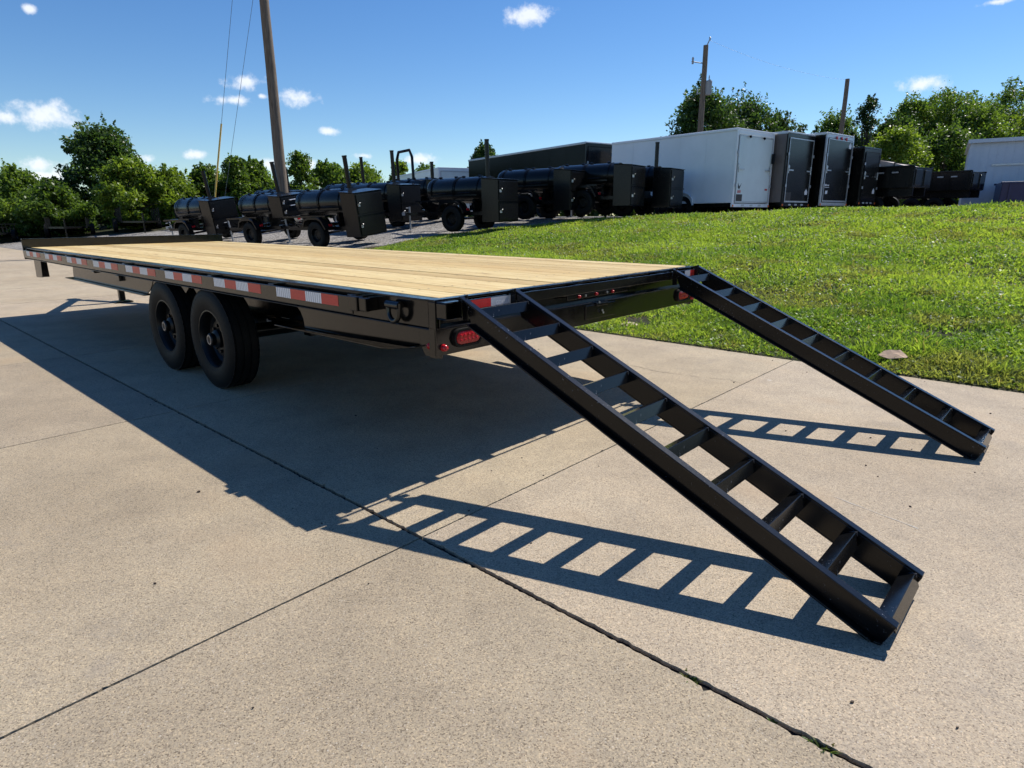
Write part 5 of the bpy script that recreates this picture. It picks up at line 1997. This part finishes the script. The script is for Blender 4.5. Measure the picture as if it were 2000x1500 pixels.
def dumpster():
    root = empty('dumpster', (20.75, 27.6, G), R(-30))
    tag(root, 'dark blue steel dumpster in front of the white building', 'dumpster')
    m = MB()
    m.add([(0, 0, 0.08), (4.2, 0, 0.08), (4.2, 1.7, 0.08), (0, 1.7, 0.08), (-0.0, -0.15, 1.35), (4.25, -0.15, 1.35), (4.25, 1.8, 1.35), (-0.0, 1.8, 1.35)],
          [(3, 2, 1, 0), (4, 5, 6, 7), (0, 1, 5, 4), (1, 2, 6, 5), (2, 3, 7, 6), (3, 0, 4, 7)])
    m.build('bin', M['blue_paint'], root, bevel=0.02)
    m = MB()
    m.box(-0.06, 4.31, -0.21, -0.14, 1.28, 1.36)
    m.box(-0.06, 4.31, 1.79, 1.86, 1.28, 1.36)
    m.build('rim_rail', M['blue_paint'], root, bevel=0.01)
    for k in range(5):
        m = MB()
        xx = 0.3 + 0.9 * k
        m.add([(xx - .05, -0.06, 0.09), (xx + .05, -0.06, 0.09), (xx + .05, -0.002, 0.09), (xx - .05, -0.002, 0.09), (xx - .05, -0.20, 1.27), (xx + .05, -0.20, 1.27), (xx + .05, -0.14, 1.27), (xx - .05, -0.14, 1.27)],
              [(3, 2, 1, 0), (4, 5, 6, 7), (0, 1, 5, 4), (1, 2, 6, 5), (2, 3, 7, 6), (3, 0, 4, 7)])
        m.build('rib', M['blue_paint'], root)
    for xx in (0.4, 3.8):
        m = MB()
        m.box(xx - 0.1, xx + 0.1, 0.2, 1.5, 0.0, 0.078)
        m.build('skid', M['blue_paint'], root)


dumpster()


# ------------------------------------------------------------------ dark utility trailers by the left trees
def utility_trailer(x, y, az, W, L, hgt, label):
    z = float(terrain(x, y))
    root = empty('utility_trailer', (x, y, z), az)
    tag(root, label, 'trailer', 'dark utility trailers below the left trees')
    m = MB()
    m.box(0, L, 0, W, 0.48, 0.56)
    m.build('deck', SM, root)
    for yy in (0.0, W - 0.05):
        m = MB()
        m.box(0, L, yy, yy + 0.05, 0.56 + hgt - 0.05, 0.56 + hgt)
        for k in range(6):
            xx = L * k / 5
            m.box(min(xx, L - 0.05), min(xx, L - 0.05) + 0.05, yy, yy + 0.05, 0.5605, 0.56 + hgt - 0.0505)
        m.build('side_frame', SM, root)
    m = MB()
    for k in range(9):
        m.box(0.0, 0.03, 0.06 + k * (W - 0.12) / 8.4, 0.085 + k * (W - 0.12) / 8.4, 0.57, 0.56 + hgt * 1.3)
    m.box(0.0, 0.03, 0.05, W - 0.05, 0.56 + hgt * 1.3, 0.60 + hgt * 1.3)
    m.build('gate', SM, root)
    for yy, s in ((-0.13, 0), (W + 0.13, 1)):
        w = empty('wheel')
        w.parent = root
        w.location = (L * 0.45, yy, 0.35)
        w.rotation_euler = (0, 0, 0 if s == 0 else math.pi)
        w.scale = (0.94, 0.94, 0.94)
        link('tyre', s_tyre, w)
        link('rim', s_rim, w)
    m = MB()
    m.tube([(L * 0.45, -0.1, 0.35), (L * 0.45, W + 0.1, 0.35)], 0.04, 8)
    m.bar((L, 0.1, 0.52), (L + 1.3, W / 2, 0.52), 0.06, 0.08)
    m.bar((L, W - 0.1, 0.52), (L + 1.3, W / 2, 0.52), 0.06, 0.08)
    m.build('tongue', SM, root)
    m = MB()
    m.tube([(L + 1.0, W / 2, 0.0), (L + 1.0, W / 2, 0.95)], 0.035, 8)
    m.box(L + 1.25, L + 1.5, W / 2 - 0.05, W / 2 + 0.05, 0.50, 0.58)
    m.build('tongue_jack', M['transformer'] if L > 3.5 else SM, root)


for i, (x, y, L, hg, lab) in enumerate((
        (-27.8, 33.5, 3.6, 0.30, 'low utility trailer at the left picture edge under the trees'),
        (-24.4, 34.2, 3.4, 0.45, 'utility trailer behind the left end of the flatbed header'),
        (-20.9, 34.0, 3.2, 0.65, 'utility trailer with taller side frame behind the flatbed header'),
        (-17.4, 33.4, 3.0, 0.50, 'utility trailer nearest the leftmost smoker trailer'))):
    utility_trailer(x, y, R(-64 + 5 * i), 1.7, L, hg, lab)


# ------------------------------------------------------------------ small things on the ground
def blob(name, loc, size, seed, mat_, flat_=0.6):
    bm = bmesh.new()
    bmesh.ops.create_icosphere(bm, subdivisions=2, radius=1.0)
    rs = random.Random(seed)
    ph = [rs.uniform(0, 6) for _ in range(6)]
    for v in bm.verts:
        p = v.co
        f = 1 + 0.22 * math.sin(2.1 * p.x + ph[0]) + 0.18 * math.sin(3.3 * p.y + ph[1]) + 0.12 * math.sin(4.7 * p.z + ph[2]) + rs.uniform(-.06, .06)
        v.co = Vector((p.x * f * size, p.y * f * size * 0.8, p.z * f * size * flat_))
    me = bpy.data.meshes.new(name)
    bm.to_mesh(me)
    bm.free()
    me.materials.append(mat_)
    return link(name, me, loc=loc)


tag(blob('stone', (1.36, 7.16, float(terrain(1.36, 7.16)) + 0.012), 0.11, 3, M['stone_tan'], 0.2), 'flat tan stone bared in the grass under the flatbed tail', 'stone')


def cardboard():
    """A torn scrap leaning on the grass, its right flap creased down."""
    x, y = 3.27, 5.22
    z = float(terrain(x, y))
    outline = [(-0.120, 0.008), (-0.096, 0.030), (-0.058, 0.074), (-0.010, 0.080), (0.046, 0.078), (0.060, 0.092), (0.098, 0.062), (0.116, 0.040), (0.104, 0.012), (0.078, -0.030), (0.030, -0.036), (-0.030, -0.034), (-0.072, -0.014)]
    ctr = [(0.0, 0.03), (0.030, 0.020), (-0.045, 0.020), (0.062, 0.050)]

    def P(a, b, d=0.0):
        sag = 0.018 * math.sin(22 * a) + 0.012 * math.cos(31 * b + 1)
        drop = -0.35 * max(0.0, a - 0.035 + 0.25 * (b - 0.02)) if b > 0.005 else 0.0
        return (a, b * 0.78 + drop * 0.2, 0.055 + b * 0.62 + sag * 0.5 + drop + d)
    pts = outline + ctr
    n = len(outline)
    vs = [P(a, b) for a, b in pts] + [P(a, b, -0.004) for a, b in pts]
    c0, c1, c2, c3 = n, n + 1, n + 2, n + 3
    tri = [(0, 1, c2), (1, 2, c2), (2, 3, c2), (3, c0, c2), (3, 4, c3), (3, c3, c0), (4, 5, c3), (5, 6, c3), (6, 7, c3), (7, 8, c3), (8, c1, c3), (c0, c3, c1),
           (8, 9, c1), (9, 10, c1), (10, c0, c1), (10, 11, c0), (11, c2, c0), (11, 12, c2), (12, 0, c2)]
    k = len(pts)
    fs = tri + [(a + k, c + k, b + k) for a, b, c in tri] + [(i_, (i_ + 1) % n, (i_ + 1) % n + k, i_ + k) for i_ in range(n)]
    m = MB()
    m.add(vs, fs)
    o = m.build('cardboard_scrap', M['cardboard'], loc=(x, y, z + 0.004), rot=(0, 0, R(-20)))
    tag(o, 'torn brown cardboard scrap lying at the lawn edge', 'cardboard')


cardboard()


def weed(u, v, n, h, label, seed):
    rs = random.Random(seed)
    vs, fs, cols = [], [], []
    for k in range(n):
        a = rs.uniform(0, 2 * math.pi)
        r0 = rs.uniform(0, h * 0.5)
        b = Vector((r0 * math.cos(a) * 1.6, r0 * math.sin(a) * 0.5, -0.012))
        L = h * rs.uniform(0.5, 1.1)
        d = Vector((math.cos(a) * rs.uniform(.3, 1.1), math.sin(a) * rs.uniform(.3, 1.1), rs.uniform(0.35, 1))).normalized()
        s = Vector((-math.sin(a), math.cos(a), 0)) * rs.uniform(0.0012, 0.0028)
        k0 = len(vs)
        vs += [b - s, b + s, b + d * L * .55 + s * 1.3, b + d * L * .55 - s * 1.3, b + d * L + Vector((0, 0, -L * .2))]
        fs += [(k0, k0 + 1, k0 + 2, k0 + 3), (k0 + 3, k0 + 2, k0 + 4)]
        c = (0.07 + 0.08 * rs.random(), 0.11 + 0.08 * rs.random(), 0.03, 1)
        cols += [c] * 5
    me = bpy.data.meshes.new('weed_tuft')
    me.from_pydata([tuple(p) for p in vs], [], fs)
    ca = me.color_attributes.new('Col', 'FLOAT_COLOR', 'POINT')
    ca.data.foreach_set('color', [c for q in cols for c in q])
    me.materials.append(M['grass'])
    x, y = uv2xy(u, v)
    o = link('weed_tuft', me, loc=(x, y, 0), rot=(0, 0, -TH))
    tag(o, label, 'weed', 'weeds in the concrete joint')


weed(-1.91, -0.43, 34, 0.034, 'larger green weed tuft in the concrete joint at bottom right', 1)
weed(-1.56, -0.43, 20, 0.030, 'smaller weed tuft in the joint below the near ramp', 2)
weed(-1.80, -0.43, 9, 0.018, 'tiny weed sprig in the joint left of the larger tuft', 3)


def debris():
    rs = random.Random(21)
    m = MB()
    for k in range(90):
        u, v = rs.uniform(-2.6, 3.2), rs.uniform(-1.9, 3.8)
        x, y = uv2xy(u, v)
        s = rs.uniform(0.002, 0.0055) * (1.6 if rs.random() < 0.12 else 1)
        a = rs.uniform(0, 6.3)
        pts = []
        for q in range(6):
            t = a + q * math.pi / 3
            rr = s * rs.uniform(0.6, 1.3)
            pts.append((x + rr * math.cos(t), y + rr * 0.7 * math.sin(t)))
        m.prism(pts, 0.0015, 0.0015 + s * 0.7, axis='z')
    o = m.build('grit', simple('dark grit', (0.05, 0.035, 0.025), 0.9, var=0.4))
    tag(o, 'scattered dark grit and leaf crumbs on the concrete', 'grit', kind='stuff')


debris()


def ground_line(name, pts, width, mat_, seed, wander):
    """A thin irregular line in the slab surface: crack or scratch."""
    rs = random.Random(seed)
    pts = [Vector(p) for p in pts]
    path = []
    for a, b in zip(pts[:-1], pts[1:]):
        n = max(2, int((b - a).length / 0.03))
        for k in range(n):
            path.append(a.lerp(b, k / n) + Vector((rs.uniform(-wander, wander), rs.uniform(-wander, wander))))
    path.append(pts[-1])
    vs, fs = [], []
    for i, p in enumerate(path):
        d = (path[min(i + 1, len(path) - 1)] - path[max(i - 1, 0)]).normalized()
        nrm = Vector((-d.y, d.x)) * width * rs.uniform(0.2, 1.0) / 2
        for q in (p + nrm, p - nrm):
            x, y = uv2xy(q.x, q.y)
            vs.append((x, y, 0.0017))
    for i in range(len(path) - 1):
        fs.append((2 * i, 2 * i + 1, 2 * i + 3, 2 * i + 2))
    m = MB()
    m.add(vs, fs)
    return m.build(name, mat_, bpy.data.objects['concrete_pad'])


CRACK = [(0.75, 2.76), (0.66, 2.758), (0.35, 2.705), (0.13, 2.735), (-0.10, 2.785), (-0.237, 2.838), (-0.36, 2.79)]
SCRATCHES = [[(-1.50, 1.10), (-1.71, 1.045), (-1.86, 1.005)], [(-1.05, 1.22), (-1.30, 1.15)]]
ground_line('crack', CRACK, 0.006, M['soil'], 4, 0.008)
for k, L_ in enumerate(SCRATCHES):
    ground_line('scratch', L_, 0.007, M['lime'], 9 + k, 0.002)
bpy.context.view_layer.update()
